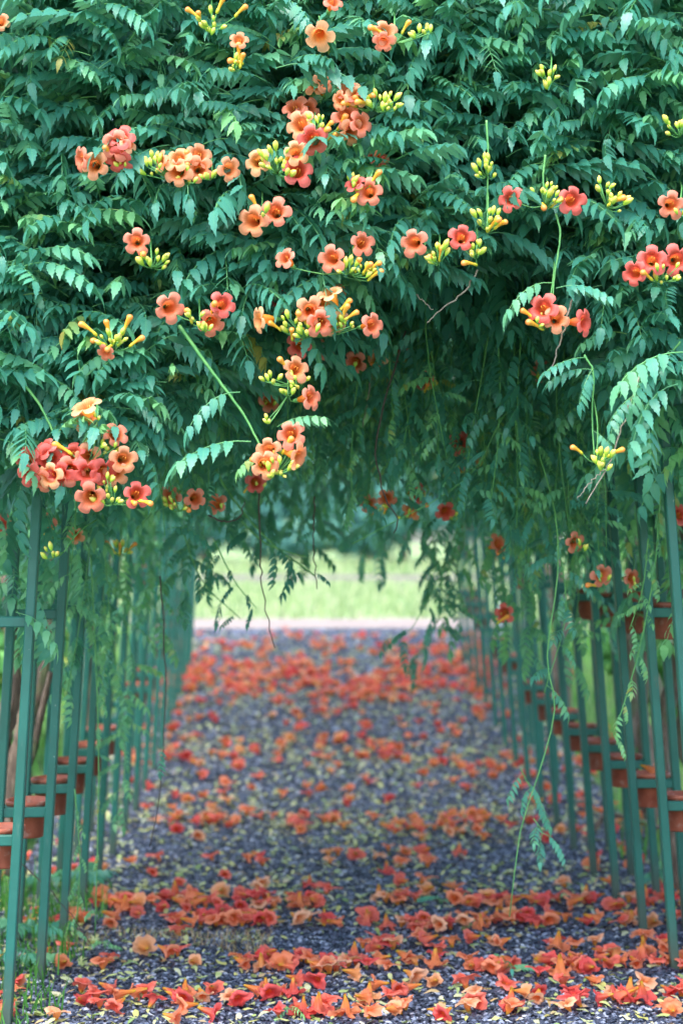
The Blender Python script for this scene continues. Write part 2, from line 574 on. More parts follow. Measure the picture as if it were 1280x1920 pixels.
YS = [-30, 0, 3, 5, 7.0] + list(np.arange(7.5, 18.6, .3)) + [25, 40, 80, 160, 400, 800]
sheet('ground', -500, 500, YS, M['ground'], 0, 3)
sheet('gravel_path', -1.12, 1.50, [0, 3, 5, 7.0] + list(np.arange(7.4, 15.5, .25)), M['gravel'], .004, 8, wob=.04)
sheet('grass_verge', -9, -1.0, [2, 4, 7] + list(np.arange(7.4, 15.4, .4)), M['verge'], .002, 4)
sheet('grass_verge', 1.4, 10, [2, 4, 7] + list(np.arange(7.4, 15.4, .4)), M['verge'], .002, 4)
sheet('sandy_strip', -8, 9, [15.35, 15.8, 16.2, 16.6], M['sand'], .008, 12)
sheet('far_road', -60, 60, [31, 33, 35, 38], M['road'], .006, 6)

# gravel pebbles lying on the path
def pebble_field():
    # deformed 6-sided double pyramid / chunky stones
    n = 95000
    u = rng.random(n)
    Y = 5.05 + (u ** 1.6) * 10.2
    X = rng.uniform(-1.15, 1.5, n)
    Z = np.interp(Y, GY, GZ)
    r = rng.uniform(.0045, .0105, n) * (1 + .085 * (Y - 5)) * .92
    a = np.arange(5) * 2 * math.pi / 5
    top = np.c_[np.cos(a), np.sin(a), np.full(5, .25)]
    base = np.vstack([top, [[.1, 0, .75]], [[0, 0, -.6]]])
    rot = rng.uniform(0, 6.28, n)
    V = np.repeat(base[None], n, 0) * (1 + rng.uniform(-.3, .3, (n, 7, 3)))
    V[:, :, 0] *= rng.uniform(.7, 1.35, n)[:, None]
    c, s = np.cos(rot)[:, None], np.sin(rot)[:, None]
    x, y = V[:, :, 0] * c - V[:, :, 1] * s, V[:, :, 0] * s + V[:, :, 1] * c
    tilt = rng.uniform(-.4, .4, n)[:, None]
    z = V[:, :, 2] + x * tilt
    W = np.stack([x * r[:, None] + X[:, None], y * r[:, None] + Y[:, None], z * r[:, None] + Z[:, None] + .006 + r[:, None] * .15], -1)
    T = []
    for k in range(5): T += [(k, (k + 1) % 5, 5), ((k + 1) % 5, k, 6)]
    T = (np.array(T)[None] + (np.arange(n) * 7)[:, None, None]).reshape(-1, 3)
    tint = np.repeat(rng.random(n) ** 1.15, 7)
    o = obj('gravel', mesh('gravel', W.reshape(-1, 3), T=T, mats=[M['pebble']], tint=tint, smooth=False))
    setp(o, 'dark blue grey crushed gravel covering the path', 'gravel', kind='stuff')


pebble_field()


def blades(name, n, xr, yr, hr, w, m, label, keep=None, lean=.5, tintr=(0, 1)):
    X = rng.uniform(*xr, n) if not callable(xr) else xr(n)
    Y = rng.uniform(*yr, n)
    if keep is not None:
        k = keep(X, Y); X, Y = X[k], Y[k]; n = len(X)
    Z = np.interp(Y, GY, GZ)
    h = rng.uniform(*hr, n); a = rng.uniform(0, 6.28, n); l = rng.uniform(0, lean, n) * h
    dx, dy = np.cos(a), np.sin(a)
    b = rng.uniform(0, 6.28, n); wx, wy = np.cos(b) * w, np.sin(b) * w
    V = np.stack([np.c_[X - wx, Y - wy, Z], np.c_[X + wx, Y + wy, Z],
                  np.c_[X + wx * .7 + dx * l * .35, Y + wy * .7 + dy * l * .35, Z + h * .6], np.c_[X - wx * .7 + dx * l * .35, Y - wy * .7 + dy * l * .35, Z + h * .6],
                  np.c_[X + dx * l, Y + dy * l, Z + h * .95]], 1).reshape(-1, 3)
    o5 = np.arange(n)[:, None] * 5
    Q = o5 + np.array([[0, 1, 2, 3]]); T = o5 + np.array([[3, 2, 4]])
    t = np.repeat(rng.uniform(*tintr, n), 5)
    o = obj(name, mesh(name, V, Q, T, [m], tint=t))
    return setp(o, label, 'grass', kind='stuff')


def side_keep(X, Y):
    n = np.sin(Y * 2.1) * .12 + np.sin(Y * 5.3 + 1) * .06
    return (X < -1.08 + n) | (X > 1.46 + n)


blades('verge_grass', 30000, (-4.2, 4.8), (5.2, 16), (.05, .2), .004, M['grass'], 'fresh green grass growing outside the posts of the tunnel', side_keep)
blades('meadow_grass', 20000, (-9, 10), (16.3, 31), (.04, .13), .012, M['field'], 'bright yellow green meadow grass beyond the end of the tunnel')
blades('meadow_grass', 8000, (-16, 16), (38.5, 52), (.1, .3), .03, M['field'], 'tall pale grass on the far side of the road')
blades('dry_grass', 1500, (-.85, -.1), (6.15, 6.6), (.01, .05), .0015, M['dry'], 'patch of dry tan grass at the left edge of the path',
       lambda X, Y: (np.abs(Y - 6.4 - .08 * np.sin(X * 9)) < .16 * (1 + .6 * np.sin(X * 5 + 1))), 1.5)
blades('weeds', 1300, (-1.2, -.62), (5.25, 7.4), (.03, .13), .003, M['grass'], 'low green weeds and grass around the left post feet',
       lambda X, Y: (X + .045 * np.sin(Y * 9) < -.72), .8, (.0, .7))

# ------------------------------------------------------------------ leaf templates
def leaflet(L, W, lod, fold=.25, droop=.3, asym=0.):
    """ovate toothed leaflet, base at origin, tip along +X, up +Z"""
    if lod == 0:
        t = np.array([0, .07, .16, .24, .35, .43, .54, .62, .72, .8, .9, 1.])
        sc = np.array([1, 1, 1.08, .86, 1.12, .84, 1.16, .82, 1.2, .78, 1., 1.])
    elif lod == 1:
        t = np.array([0, .14, .32, .42, .6, .72, 1.]); sc = np.array([1, 1, 1.07, .9, 1.1, .85, 1.])
    else:
        t = np.array([0, .25, .6, 1.]); sc = np.ones(4)
    w = (np.clip(t, 0, 1) ** .55) * ((1 - t) ** 1.15) / .432 * W / 2 * sc
    w[0] = W * .03
    x = t * L
    z = -droop * L * t * t
    n = len(t)
    V = np.concatenate([np.c_[x, np.zeros(n), z],
                        np.c_[x - (w * .25), w * (1 + asym), z + w * fold - w * w / W * .35],
                        np.c_[x - (w * .25), -w * (1 - asym), z + w * fold - w * w / W * .35]])
    V[n + n - 1] = V[n - 1]; V[3 * n - 1] = V[n - 1]
    uv = np.concatenate([np.c_[t, np.full(n, .5)], np.c_[t, np.full(n, 1.)], np.c_[t, np.zeros(n)]])
    Q = []
    T = []
    for i in range(n - 1):
        if i == n - 2:
            T += [(i, n - 1, n + i), (i, 2 * n + i, n - 1)]
        else:
            Q += [(i, i + 1, n + i + 1, n + i), (i, 2 * n + i, 2 * n + i + 1, i + 1)]
    return V, Q, T, uv


def basis(d, up):
    d = np.asarray(d, float); d /= np.linalg.norm(d)
    up = np.asarray(up, float)
    y = np.cross(up, d); y /= np.linalg.norm(y) + 1e-9
    z = np.cross(d, y)
    return np.stack([d, y, z])    # rows


def leaf_template(seed, lod, pairs=4, L=.17, tintv=.3, hang=.75, lw=.5, size=1.):
    r = random.Random(seed)
    G = Geo()
    ts = np.linspace(0, 1, 7 if lod == 0 else 4)
    bend = r.uniform(.3, .75); side = r.uniform(-.12, .12)
    rach = lambda t: np.array([L * t * (1 - .12 * bend * t), side * L * t * t, L * (.18 * t - bend * t * t)])
    pts = np.array([rach(t) for t in ts])
    V, Q, T, uv = tube(pts, np.linspace(.0017, .0008, len(ts)), 4 if lod == 0 else 3, (0, 1, 0), False)
    uv[:] = .5, .5
    G.add(V, Q, T, uv, .75)
    tt = np.linspace(.28, .94, pairs)
    for k, t in enumerate(tt):
        base = rach(t); tan = rach(t + .02) - rach(t); tan /= np.linalg.norm(tan)
        s = (.78 + .34 * math.sin(math.pi * (k + 1) / (pairs + 1))) * size
        for sd in (-1, 1):
            hg = hang * r.uniform(.85, 1.15)
            lat = np.array([-side * .5, sd, 0.])
            d = lat * math.cos(hg) + np.array([0, 0, -1.]) * math.sin(hg) + tan * r.uniform(.38, .52)
            up = np.array([0, 0, 1.]) * math.cos(hg) + lat * math.sin(hg) * .9 + tan * r.uniform(-.2, .2)
            B = basis(d, up)
            v, q, t3, u2 = leaflet(.056 * s * r.uniform(.88, 1.1), .056 * s * lw * r.uniform(.9, 1.1), lod, r.uniform(.12, .4), r.uniform(.12, .4), r.uniform(-.1, .1))
            G.add(v @ B + base, q, t3, u2, np.clip(tintv + r.uniform(-.1, .1) + .1 * t, 0, 1))
    tan = rach(1) - rach(.95); tan /= np.linalg.norm(tan)
    v, q, t3, u2 = leaflet(.062 * size, .062 * size * lw, lod, .25, .35)
    G.add(v @ basis(tan + np.array([0, 0, -.15]), (0, 0, 1)) + rach(1), q, t3, u2, tintv + .08)
    return G.arrays()


NV = 10
HI = {}
LO = {}
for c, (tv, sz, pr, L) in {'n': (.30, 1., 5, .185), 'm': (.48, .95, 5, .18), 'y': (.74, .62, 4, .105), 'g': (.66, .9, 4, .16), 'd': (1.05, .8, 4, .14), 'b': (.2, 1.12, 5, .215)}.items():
    for v in range(NV):
        pr2 = pr + (v % 2)
        hg = .35 + .65 * ((v * 7 % NV) / NV)
        HI[c, v] = leaf_template(v + 100 * ord(c), 0, pr2, L * (1 + .04 * v / NV), tv, hg, .52, sz)
        LO[c, v] = leaf_template(v + 100 * ord(c), 1, pr2, L * (1 + .04 * v / NV), tv, hg, .52, sz)
VLO = {(c, v): leaf_template(v + 100 * ord(c), 2, 4, .17, .3 if c != 'm' else .45, .8, .52, 1.) for c in 'nm' for v in range(4)}
HI_MESH = {}


def hi_mesh(key):
    if key not in HI_MESH:
        V, Q, T, uv, t, mi = HI[key]
        HI_MESH[key] = mesh('leaf', V, Q, T, [M['leaf']], uv, t)
    return HI_MESH[key]

# ------------------------------------------------------------------ the vines
VINES = {}


class Vine:
    def __init__(s, key, label, foot):
        s.root = empty('trumpet_vine', foot)
        s.foot = Vector(foot)
        setp(s.root, label, 'climbing vine', 'trumpet vines grown over the arches')
        s.leaves = []            # (priority, key, 3x4 matrix)
        VINES[key] = s

    def leaf(s, prio, cls, pos, fwd, roll=0., scale=1., up=(0, 0, 1)):
        B = basis(fwd, up)
        if roll:
            c, q = math.cos(roll), math.sin(roll)
            y, z = B[1] * c + B[2] * q, B[2] * c - B[1] * q
            B = np.stack([B[0], y, z])
        s.leaves.append((prio, (cls, R.randrange(NV)), B * scale, np.array(pos, float)))

    def part(s, name, V, Q, T, m, uv=None):
        V = np.asarray(V) - np.array(s.foot)
        return obj(name, mesh(name, V, Q, T, [m], uv), s.root)

    def finish(s, limit=290):
        s.leaves.sort(key=lambda l: l[0])
        for k, (pr, key, B, p) in enumerate(s.leaves[:limit]):
            mt = Matrix([[B[0][i], B[1][i], B[2][i], p[i] - s.foot[i]] for i in range(3)] + [[0, 0, 0, 1]])
            obj('leaf', hi_mesh(key), s.root, mat=mt)
        rest = s.leaves[limit:]
        if not rest: return
        G = Geo()
        for pr, key, B, p in rest:
            far = pr >= 5
            V, Q, T, uv, t, mi = VLO[key[0] if key[0] in 'nm' else 'n', key[1] % 4] if far else LO[key]
            G.add(V @ B + p - np.array(s.foot), Q, T, uv, t + R.uniform(-.08, .08))
        o = obj('foliage', G.build('foliage', [M['leaf']]), s.root)
        o['kind'] = 'stuff'


N_ARCH = 16
LY = [5.30 + .55 * k for k in range(N_ARCH)]


def vf(key, label, X, Y): return Vine(key, label, (X, Y, g(Y)))


vf('f1', 'leafy orange-flowered vine over the left end of the first arch, with the big flower bunch', -1.25, 5.5)
vf('f2', 'leafy orange-flowered vine left of the middle of the first arch, with peach trumpets', -1.22, 6.2)
vf('f3', 'leafy coral-flowered vine right of the middle of the first arch top', 1.50, 6.35)
vf('f4', 'leafy coral-flowered vine over the right end of the first arch', 1.52, 5.7)
vf('u1', 'shaded vine hanging under the left half of the first arches', -1.28, 6.9)
vf('u2', 'shaded vine hanging under the right half of the first arches', 1.55, 7.1)
vf('m1', 'vine covering the left side of the middle arches', -1.25, 8.2)
vf('m2', 'vine covering the right side of the middle arches', 1.56, 8.4)
vf('b1', 'vine hanging over the left side of the farthest arches', -1.25, 11.3)
vf('b2', 'vine hanging over the right side of the farthest arches', 1.56, 11.5)

# front curtain of the tunnel

BX = [-300, 0, 60, 250, 330, 400, 470, 560, 700, 760, 860, 1000, 1050, 1110, 1160, 1200, 1280, 1700]
BYP = [860, 860, 830, 830, 770, 690, 610, 570, 540, 470, 440, 430, 480, 490, 560, 700, 740, 740]


def front_leaves():
    n = 0
    x0, x1 = P(-160, 900, 4.95).x, P(1440, 900, 4.95).x
    tries = 6600
    for i in range(tries):
        X = U(x0, x1); Z = U(1.25, 3.05)
        depth = R.random() ** 1.4 * .55
        yf = 4.93 + .10 * noise1(X * 1.6, Z * 2.6, 0, 1) + .05 * noise1(X * 4, Z * 6, 0, 4) + max(0, Z - 2.75) * .5
        Y = yf + depth
        u, v = px(X, yf, Z)
        lim = float(np.interp(u, BX, BYP)) + 26 * noise1(X * 5, 0, 0, 2)
        if v > lim + depth * 60: continue
        az = U(-1.2, 1.2) if R.random() < .3 else R.choice((-1, 1)) * U(.7, 1.75)
        if depth > .25: az = U(-2.4, 2.4)
        pitch = U(-.35, .6)
        f = (math.sin(az) * math.cos(pitch), -math.cos(az) * math.cos(pitch), math.sin(pitch))
        tn = noise1(X * 2.2, Z * 2.5, 0, 9) + U(-.8, 1.0)
        cls = 'n' if tn < .25 else ('m' if tn < 1.1 else 'y')
        if R.random() < .17: cls = 'b'
        if R.random() < .06 and depth < .25: cls = 'g'
        if R.random() < .012: cls = 'd'
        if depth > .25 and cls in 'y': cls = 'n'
        q = (u + 0) / 1280
        key = 'f1' if q < .27 else 'f2' if q < .53 else 'f3' if q < .78 else 'f4'
        pr = depth + (0 if -30 < u < 1310 and v > -40 else .6)
        VINES[key].leaf(pr, cls, (X, Y, Z), f, U(-.3, .3) - .3 * math.sin(az), U(.62, 1.1))
        n += 1
    return n


def profile(s):
    """arch profile: s in -1 (left foot) .. 1 (right foot) -> X offset from centre, Z, outward normal"""
    sg = 1 if s >= 0 else -1
    a = abs(s)
    if a > .42:
        t = (1 - a) / .58
        return sg * (.975 - .105 * t), 1.75 * t, (sg * 1.0, .06)
    th = (a / .42) * math.pi / 2
    return sg * .87 * math.sin(th), 1.75 + .75 * math.cos(th), (sg * math.sin(th), math.cos(th))


def tunnel_leaves():
    for i in range(9500):
        Y = 5.2 + 8.9 * R.random() ** 1.15
        s = U(-.86, .86)
        x, z, nrm = profile(s)
        a = abs(s)
        if a > .42 and R.random() < (a - .42) * 3.6: continue          # thinner towards the ground
        off = U(-.10, .42)
        if a > .5: off = U(.02, .5)
        X, Z = TX + x + nrm[0] * off, g(Y) + z + nrm[1] * off
        side = 1 if x > 0 else -1
        # leaves point inwards and down from the ceiling, outwards on the sides
        az = U(-3.14, 3.14); pit = U(-1.1, .1)
        f = (math.sin(az) * math.cos(pit), -math.cos(az) * math.cos(pit), math.sin(pit))
        key = ('u' if Y < 7.4 else 'm' if Y < 10.2 else 'b') + ('1' if x + U(-.2, .2) < 0 else '2')
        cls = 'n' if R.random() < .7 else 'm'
        if a > .45 and R.random() < .5: cls = 'g'
        inside = off < .1
        pr = (1.2 if inside else 2.6) + (Y - 5.2) * .1 + (0 if a < .8 else .4)
        if Y > 8.6 and not inside: pr = 5.5
        if Y > 8.2 and a > .45 and R.random() < .55: continue
        VINES[key].leaf(pr, cls, (X, Y, Z), f, U(-.6, .6), U(.8, 1.15))


def hang_leaves():
    """trailing shoots under the ceiling and down the inside of the posts"""
    for k in range(620):
        Y = 5.5 + 8.4 * R.random()
        a = U(-1, 1)
        if k > 330: a = U(-.85, .85); Y = 6.3 + 7.6 * R.random()
        x = a * .84
        # ceiling height there
        zc = 1.75 + .75 * math.sqrt(max(0, 1 - a * a)) if abs(a) < .98 else 1.8
        L = (.25 + .62 * abs(a) ** 3) * U(.35, 1.15)
        if k > 330: L = .62 * U(.6, 1.2) * (1.15 if Y > 8 else .9) + .16 * noise1(x * 2, Y * 1.5, 0, 3)
        elif abs(a) > .8 and Y > 8.5: L *= .7
        X, Z = TX + x, g(Y) + zc
        key = ('u' if Y < 7.4 else 'm' if Y < 10.2 else 'b') + ('1' if x < 0 else '2')
        v = VINES[key]
        sw = U(-.12, .12); sy = U(-.1, .1)
        pts = [(X + sw * t * t, Y + sy * t * t, Z - L * t) for t in np.linspace(0, 1, 6)]
        V, Q, T, uv = tube(pts, np.linspace(.003, .0012, 6), 4, (0, 1, .1))
        v.stems = getattr(v, 'stems', []) + [(V, Q, T, uv)]
        nl = max(2, int(L / .085))
        for j in range(nl):
            t = (j + .6) / nl
            az = U(-3.14, 3.14); pit = U(-1.2, -.1)
            f = (math.sin(az) * math.cos(pit), -math.cos(az) * math.cos(pit), math.sin(pit))
            v.leaf(1.0 + (Y - 5.2) * .12, R.choice('gm' if abs(a) > .8 else 'nnm'), (X + sw * t * t, Y + sy * t * t, Z - L * t), f, U(-.5, .5), U(.55, .95))


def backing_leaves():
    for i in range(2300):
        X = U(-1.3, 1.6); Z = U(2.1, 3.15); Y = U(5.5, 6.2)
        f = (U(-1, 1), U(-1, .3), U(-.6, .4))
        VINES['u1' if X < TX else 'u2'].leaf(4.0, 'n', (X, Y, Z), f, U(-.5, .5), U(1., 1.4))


UX = [300, 380, 450, 560, 640, 720, 800, 880, 960, 1040, 1120, 1200, 1290]
UB = [1010, 930, 920, 940, 965, 975, 960, 990, 1060, 1130, 1020, 880, 850]


def under_strands():
    """the dense shaded curtain that hangs from the first arches"""
    for i in range(400):
        Y = U(5.55, 7.9)
        x = U(300, 1290)
        b = float(np.interp(x, UX, UB)) + 45 * noise1(x * .02, Y, 0, 5) - (130 * R.random() ** .8 + (Y - 5.5) * 12)
        top = P(x, 380 + (Y - 5.5) * 70, Y)
        if R.random() < (.62 if 480 < x < 860 else .4): b = U(560, b - 20)
        bot = P(x + U(-50, 50), b, Y)
        key = 'u1' if x < 620 else 'u2'
        v = VINES[key]
        a_, b_ = np.array(top), np.array(bot)
        L = np.linalg.norm(b_ - a_)
        pts = [a_ + (b_ - a_) * t + np.array([math.sin(t * 5 + i) * .02, 0, 0]) for t in np.linspace(0, 1, 7)]
        V, Q, T, uv = tube(pts, np.linspace(.003, .0011, 7), 4, (0, 1, .1))
        v.stems = getattr(v, 'stems', []) + [(V, Q, T, uv)]
        n_ = max(3, int(L / .052))
        for j in range(n_):
            t = (j + U(.2, .9)) / n_
            az = U(-3.14, 3.14); pit = U(-1.0, .2)
            f = (math.sin(az) * math.cos(pit), -math.cos(az) * math.cos(pit), math.sin(pit))
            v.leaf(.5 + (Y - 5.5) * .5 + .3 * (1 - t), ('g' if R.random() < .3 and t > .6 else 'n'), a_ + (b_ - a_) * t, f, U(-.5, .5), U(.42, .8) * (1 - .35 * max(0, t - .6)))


front_leaves()
under_strands()
backing_leaves()
tunnel_leaves()
hang_leaves()


def strand(key, pts, Y, rad, m, nleaf=0, scale=.7, cls='m', name='stem', t0=.1, Y2=None, pit=(-1.1, .1)):
    """a shoot whose course is read off the photograph at its depth"""
    Y2 = Y if Y2 is None else Y2
    W = [P(x, y, Y + (Y2 - Y) * i / max(1, len(pts) - 1)) for i, (x, y) in enumerate(pts)]
    S = spline([tuple(w) for w in W], 22)
    S[1:-1] += rng.normal(0, .0018 if rad < .0031 and m is not M['stem'] else .0004, (len(S) - 2, 3))
    V, Q, T, uv = tube(S, np.linspace(rad, rad * .55, len(S)), 6, (0, 1, .1))
    v = VINES[key]
    v.part(name, V, Q, T, m, uv)
    for j in range(nleaf):
        t = t0 + (1 - t0) * (j + .5) / nleaf
        p = S[min(len(S) - 1, int(t * len(S)))]
        az = U(-1.6, 1.6) + (0 if j % 2 else .0); pi = U(*pit)
        sd = 1 if j % 2 else -1
        f = (sd * abs(math.sin(az)) * math.cos(pi) + .01, -math.cos(az) * math.cos(pi), math.sin(pi))
        v.leaf(.01, cls, p, f, U(-.3, .3), scale * U(.8, 1.15))
    return S

# ------------------------------------------------------------------ flowers
def flower_template(seed, open_=1., crumple=0., L=.062, Rr=.035, n=30, notch=.44):
    """trumpet corolla: base at origin, mouth towards +X; inner side is the front face"""
    r = random.Random(seed)
    prof = [(0, .0028), (.12, .0042), (.30, .0065), (.5, .0098), (.70, .0120), (.83, .0142), (.92, .0172), (.98, .0215), (1.0, .0270), (.995, .0318), (.965, .0372)]
    us = [0, .12, .25, .4, .5, .55, .60, .68, .80, .9, 1.]
    V, UV = [], []
    curve = r.uniform(.04, .2)
    ph = [r.uniform(0, 6.28) for _ in range(6)]
    lobe_s = [r.uniform(.9, 1.08) for _ in range(5)]
    lobe_b = [r.uniform(-.35, .5) for _ in range(5)]
    for i, (a, rad) in enumerate(prof):
        k = max(0., (i - 5) / 5.)
        for j in range(n):
            th = 2 * math.pi * j / n
            lo = (th / (2 * math.pi) * 5) % 1
            li = int(th / (2 * math.pi) * 5) % 5
            c = abs(math.sin(math.pi * lo))
            rr = rad
            if k > 0:
                env = 1 - notch + notch * c ** .40
                tgt = rad * env * (Rr / .035) * (1 + (lobe_s[li] - 1) * c)
                rr = rad * (1 - k) + tgt * k
                rr = rr * open_ + .012 * (1 - open_) * k + (0 if open_ == 1 else 0)
            else:
                rr = rad * (1 + .04 * math.cos(5 * th))
            xx = a * L + (k ** 2) * lobe_b[li] * c * .006 - (k ** 3) * .004 * c
            if open_ < 1: xx += (1 - open_) * .014 * k
            y, z = rr * math.cos(th), rr * math.sin(th)
            z += curve * L * (a * (1 - a)) * 1.2
            if crumple:
                w = crumple * (.25 + k)
                y += w * .010 * math.sin(3 * th + ph[0] + a * 4) + w * .004 * math.sin(9 * th + ph[1])
                z += w * .009 * math.sin(2 * th + ph[2] - a * 5) + w * .004 * math.sin(8 * th + ph[3])
                xx += w * .012 * math.sin(2 * th + ph[4]) + w * .005 * math.sin(7 * th + ph[5])
            V.append((xx, y, z)); UV.append((us[i], j / n))
    nr = len(prof)
    Q = [(i * n + j, (i + 1) * n + j, (i + 1) * n + (j + 1) % n, i * n + (j + 1) % n) for i in range(nr - 1) for j in range(n)]
    V = np.array(V)
    # stamens
    G = Geo().add(V, Q, None, UV, 0, 0)
    if not crumple:
        for q in range(2):
            an = q * 2.1 + .3
            v, qq, t, u = tube([(.5 * L, .003 * math.cos(an), .003 * math.sin(an)), (.8 * L, .005 * math.cos(an), .005 * math.sin(an) + .002), (.9 * L, .003 * math.cos(an), .008)], [.0006, .0006, .0011], 4)
            G.add(v, qq, t, u, 0, 1)
    return G


def flower_meshes():
    D = {}
    for hue in range(4):
        for v in range(5):
            G = flower_template(v * 3 + 1, 1.0)
            D[hue, v] = G.build('flower', [FM[hue], M['tbud']])
        G = flower_template(77, .55)
        D[hue, 'half'] = G.build('flower', [FM[hue], M['tbud']])
    return D


FLW = flower_meshes()


def lathe(prof, n=12, axis='x'):
    V = []
    for (a, r_) in prof:
        for j in range(n):
            th = 2 * math.pi * j / n
            V.append((a, r_ * math.cos(th), r_ * math.sin(th)) if axis == 'x' else (r_ * math.cos(th), r_ * math.sin(th), a))
    Q = [(i * n + j, i * n + (j + 1) % n, (i + 1) * n + (j + 1) % n, (i + 1) * n + j) for i in range(len(prof) - 1) for j in range(n)]
    if axis == 'x': Q = [q[::-1] for q in Q]
    uv = np.array([(i / (len(prof) - 1), j / n) for i in range(len(prof)) for j in range(n)])
    return np.array(V), Q, uv


def bud_mesh(L, W, name, m, club=False):
    if club:
        prof = [(0, .0005), (.03, W * .42), (.2, W * .5), (.25, W * .36), (.5, W * .48), (.72, W * .72), (.86, W * .9), (.94, W * .75), (.99, W * .35), (1., .0003)]
    else:
        prof = [(0, .0005), (.08, W * .4), (.3, W * .8), (.55, W), (.75, W * .85), (.9, W * .45), (1., .0005)]
    V, Q, uv = lathe([(a * L, r_) for a, r_ in prof], 10)
    V[:, 2] += .12 * L * np.sin(V[:, 0] / L * 2.2)
    uv[:, 0] = V[:, 0] / L
    return mesh(name, V, Q, None, [m], uv)


BUDS = [bud_mesh(.020, .0052, 'bud', M['bud']), bud_mesh(.025, .006, 'bud', M['bud']), bud_mesh(.015, .0042, 'bud', M['bud'])]
TBUDS = [bud_mesh(.052, .0085, 'trumpet_bud', M['tbud'], True), bud_mesh(.042, .0078, 'trumpet_bud', M['tbud'], True)]


def to_mat(d, pos, roll=0., s=1.):
    B = basis(d, (0, 0, 1) if abs(d[2]) < .95 else (0, 1, 0))
    c, q = math.cos(roll), math.sin(roll)
    y, z = B[1] * c + B[2] * q, B[2] * c - B[1] * q
    B = np.stack([B[0], y, z]) * s
    return Matrix([[B[0][i], B[1][i], B[2][i], pos[i]] for i in range(3)] + [[0, 0, 0, 1]])


def dirv(dx, dy):
    m_ = math.hypot(dx, dy)
    if m_ > .97: dx, dy = dx / m_ * .97, dy / m_ * .97
    return np.array([dx, -math.sqrt(max(0, 1 - dx * dx - dy * dy)), -dy])


def cluster(key, Y, flowers=(), tubes=(), buds=(), hub=None, anchor=(0, -60)):
    v = VINES[key]
    allp = [(f[0], f[1]) for f in flowers] + [(t[0], t[1]) for t in tubes] + [(b[0], b[1]) for b in buds]
    if hub is None:
        if buds: hub = (np.mean([b[0] for b in buds]), np.mean([b[1] for b in buds]) + 8)
        else: hub = (np.mean([p[0] for p in allp]), np.mean([p[1] for p in allp]) + 12)
    H = np.array(P(hub[0], hub[1], Y + .035))
    A = np.array(P(hub[0] + anchor[0], hub[1] + anchor[1], Y + .24))
    G = Geo()
    Vt, Q, T, uv = tube(spline([A, (A + H) / 2 + np.array([0, -.04, .01]), H], 8), .0022, 5)
    G.add(Vt, Q, T, uv)
    items = []
    s = Y / 4.75
    for f in flowers:
        x, y, dx, dy, hue = f[:5]
        sc = (f[5] if len(f) > 5 else 1.) * U(.95, 1.06)
        if abs(dx) < .3: dx += U(-.36, .36); dy += U(-.25, .3)
        d = dirv(dx, dy)
        mouth = np.array(P(x, y, Y + U(-.015, .015)))
        base = mouth - d * .060 * sc
        hi = min(3, max(0, int(hue * 3.6 + U(-.45, .25))))
        mk = (hi, 'half') if len(f) > 6 else (hi, R.randrange(5))
        items.append(('flower', FLW[mk], d, base, sc))
        calyx = base + d * .010
        Vc, Qc, uc = lathe([(-.004, .002), (.0, .0045), (.008, .0058), (.014, .0068), (.0145, .0055)], 8)
        G.add(Vc @ basis(d, (0, 0, 1)) + base, Qc, None, uc)
        Vt, Q, T, uv = tube(spline([H, (H + base) / 2 + np.array([0, 0, -.008]), base], 6), .0013, 4)
        G.add(Vt, Q, T, uv)
    for t in tubes:
        x, y, dx, dy = t[:4]
        d = dirv(dx, dy); mid = np.array(P(x, y, Y + U(-.01, .01)))
        base = mid - d * .026
        items.append(('trumpet_bud', TBUDS[R.randrange(2)], d, base, U(.95, 1.15)))
        Vt, Q, T, uv = tube(spline([H, (H + base) / 2 + np.array([0, 0, -.006]), base], 6), .0013, 4)
        G.add(Vt, Q, T, uv)
    for b in buds:
        x, y, rp = b[:3]
        nb = b[3] if len(b) > 3 else max(4, int(rp * .5))
        for q in range(nb):
            an = U(0, 6.28); rr = rp * math.sqrt(R.random())
            bx, by = rr * math.cos(an), rr * math.sin(an) * .8
            base = np.array(P(x + bx, y + by, Y + U(-.02, .03)))
            d = np.array([bx / rp * .9 + U(-.2, .2), -U(.1, .8), .6 - by / rp * .7 + U(-.2, .2)]); d /= np.linalg.norm(d)
            items.append(('bud', BUDS[R.randrange(3)], d, base, U(.85, 1.25)))
            Vt, Q, T, uv = tube(spline([H, (H + base) / 2 + np.array([0, 0, -.004]), base], 5), .0011, 4)
            G.add(Vt, Q, T, uv)
    Vv, Q, T, uv, ti, mi = G.arrays()
    st = obj('flower_cluster', mesh('flower_cluster', Vv - H, Q, T, [M['stem']], uv), v.root, loc=Vector(H) - v.foot)
    for name, me, d, base, sc in items:
        obj(name, me, st, mat=to_mat(d, base - H, U(-.5, .5) if name != 'flower' else U(-.6, .6), sc))


CY = 4.76
# x, y, mouth direction x / y in the picture plane, hue 0 peach .. 1 red
cluster('f1', CY, [(150, 298, -.85, .1, .85), (177, 309, -.25, .25, .55), (218, 272, 0, .1, .85, 1.1), (222, 301, .15, .45, .9), (226, 256, .1, -.55, .8), (240, 268, .6, -.3, .3, .7)],
        [(200, 285, -.5, -.5)], [(235, 312, 12, 4)], (212, 315))
cluster('f1', CY, [(301, 302, -.85, -.1, .35, .85), (333, 297, -.3, -.35, .35), (374, 290, .35, -.3, .45), (333, 323, -.15, .3, .6), (374, 317, .1, .2, .5)],
        [(353, 295, 0, -.2), (350, 310, .1, .3)], [(288, 318, 26, 12), (350, 335, 20, 7)], (330, 335))
cluster('f2', CY, [(431, 317, .55, .05, .5)], [], [(392, 335, 12, 4)], (398, 332))
cluster('f2', CY, [(482, 303, -.3, .0, .25), (556, 285, .25, -.2, .35), (558, 320, .0, .05, .85, 1.1)], [(540, 300, .4, -.6)], [(517, 300, 26, 13), (535, 325, 14, 5)], (520, 325))
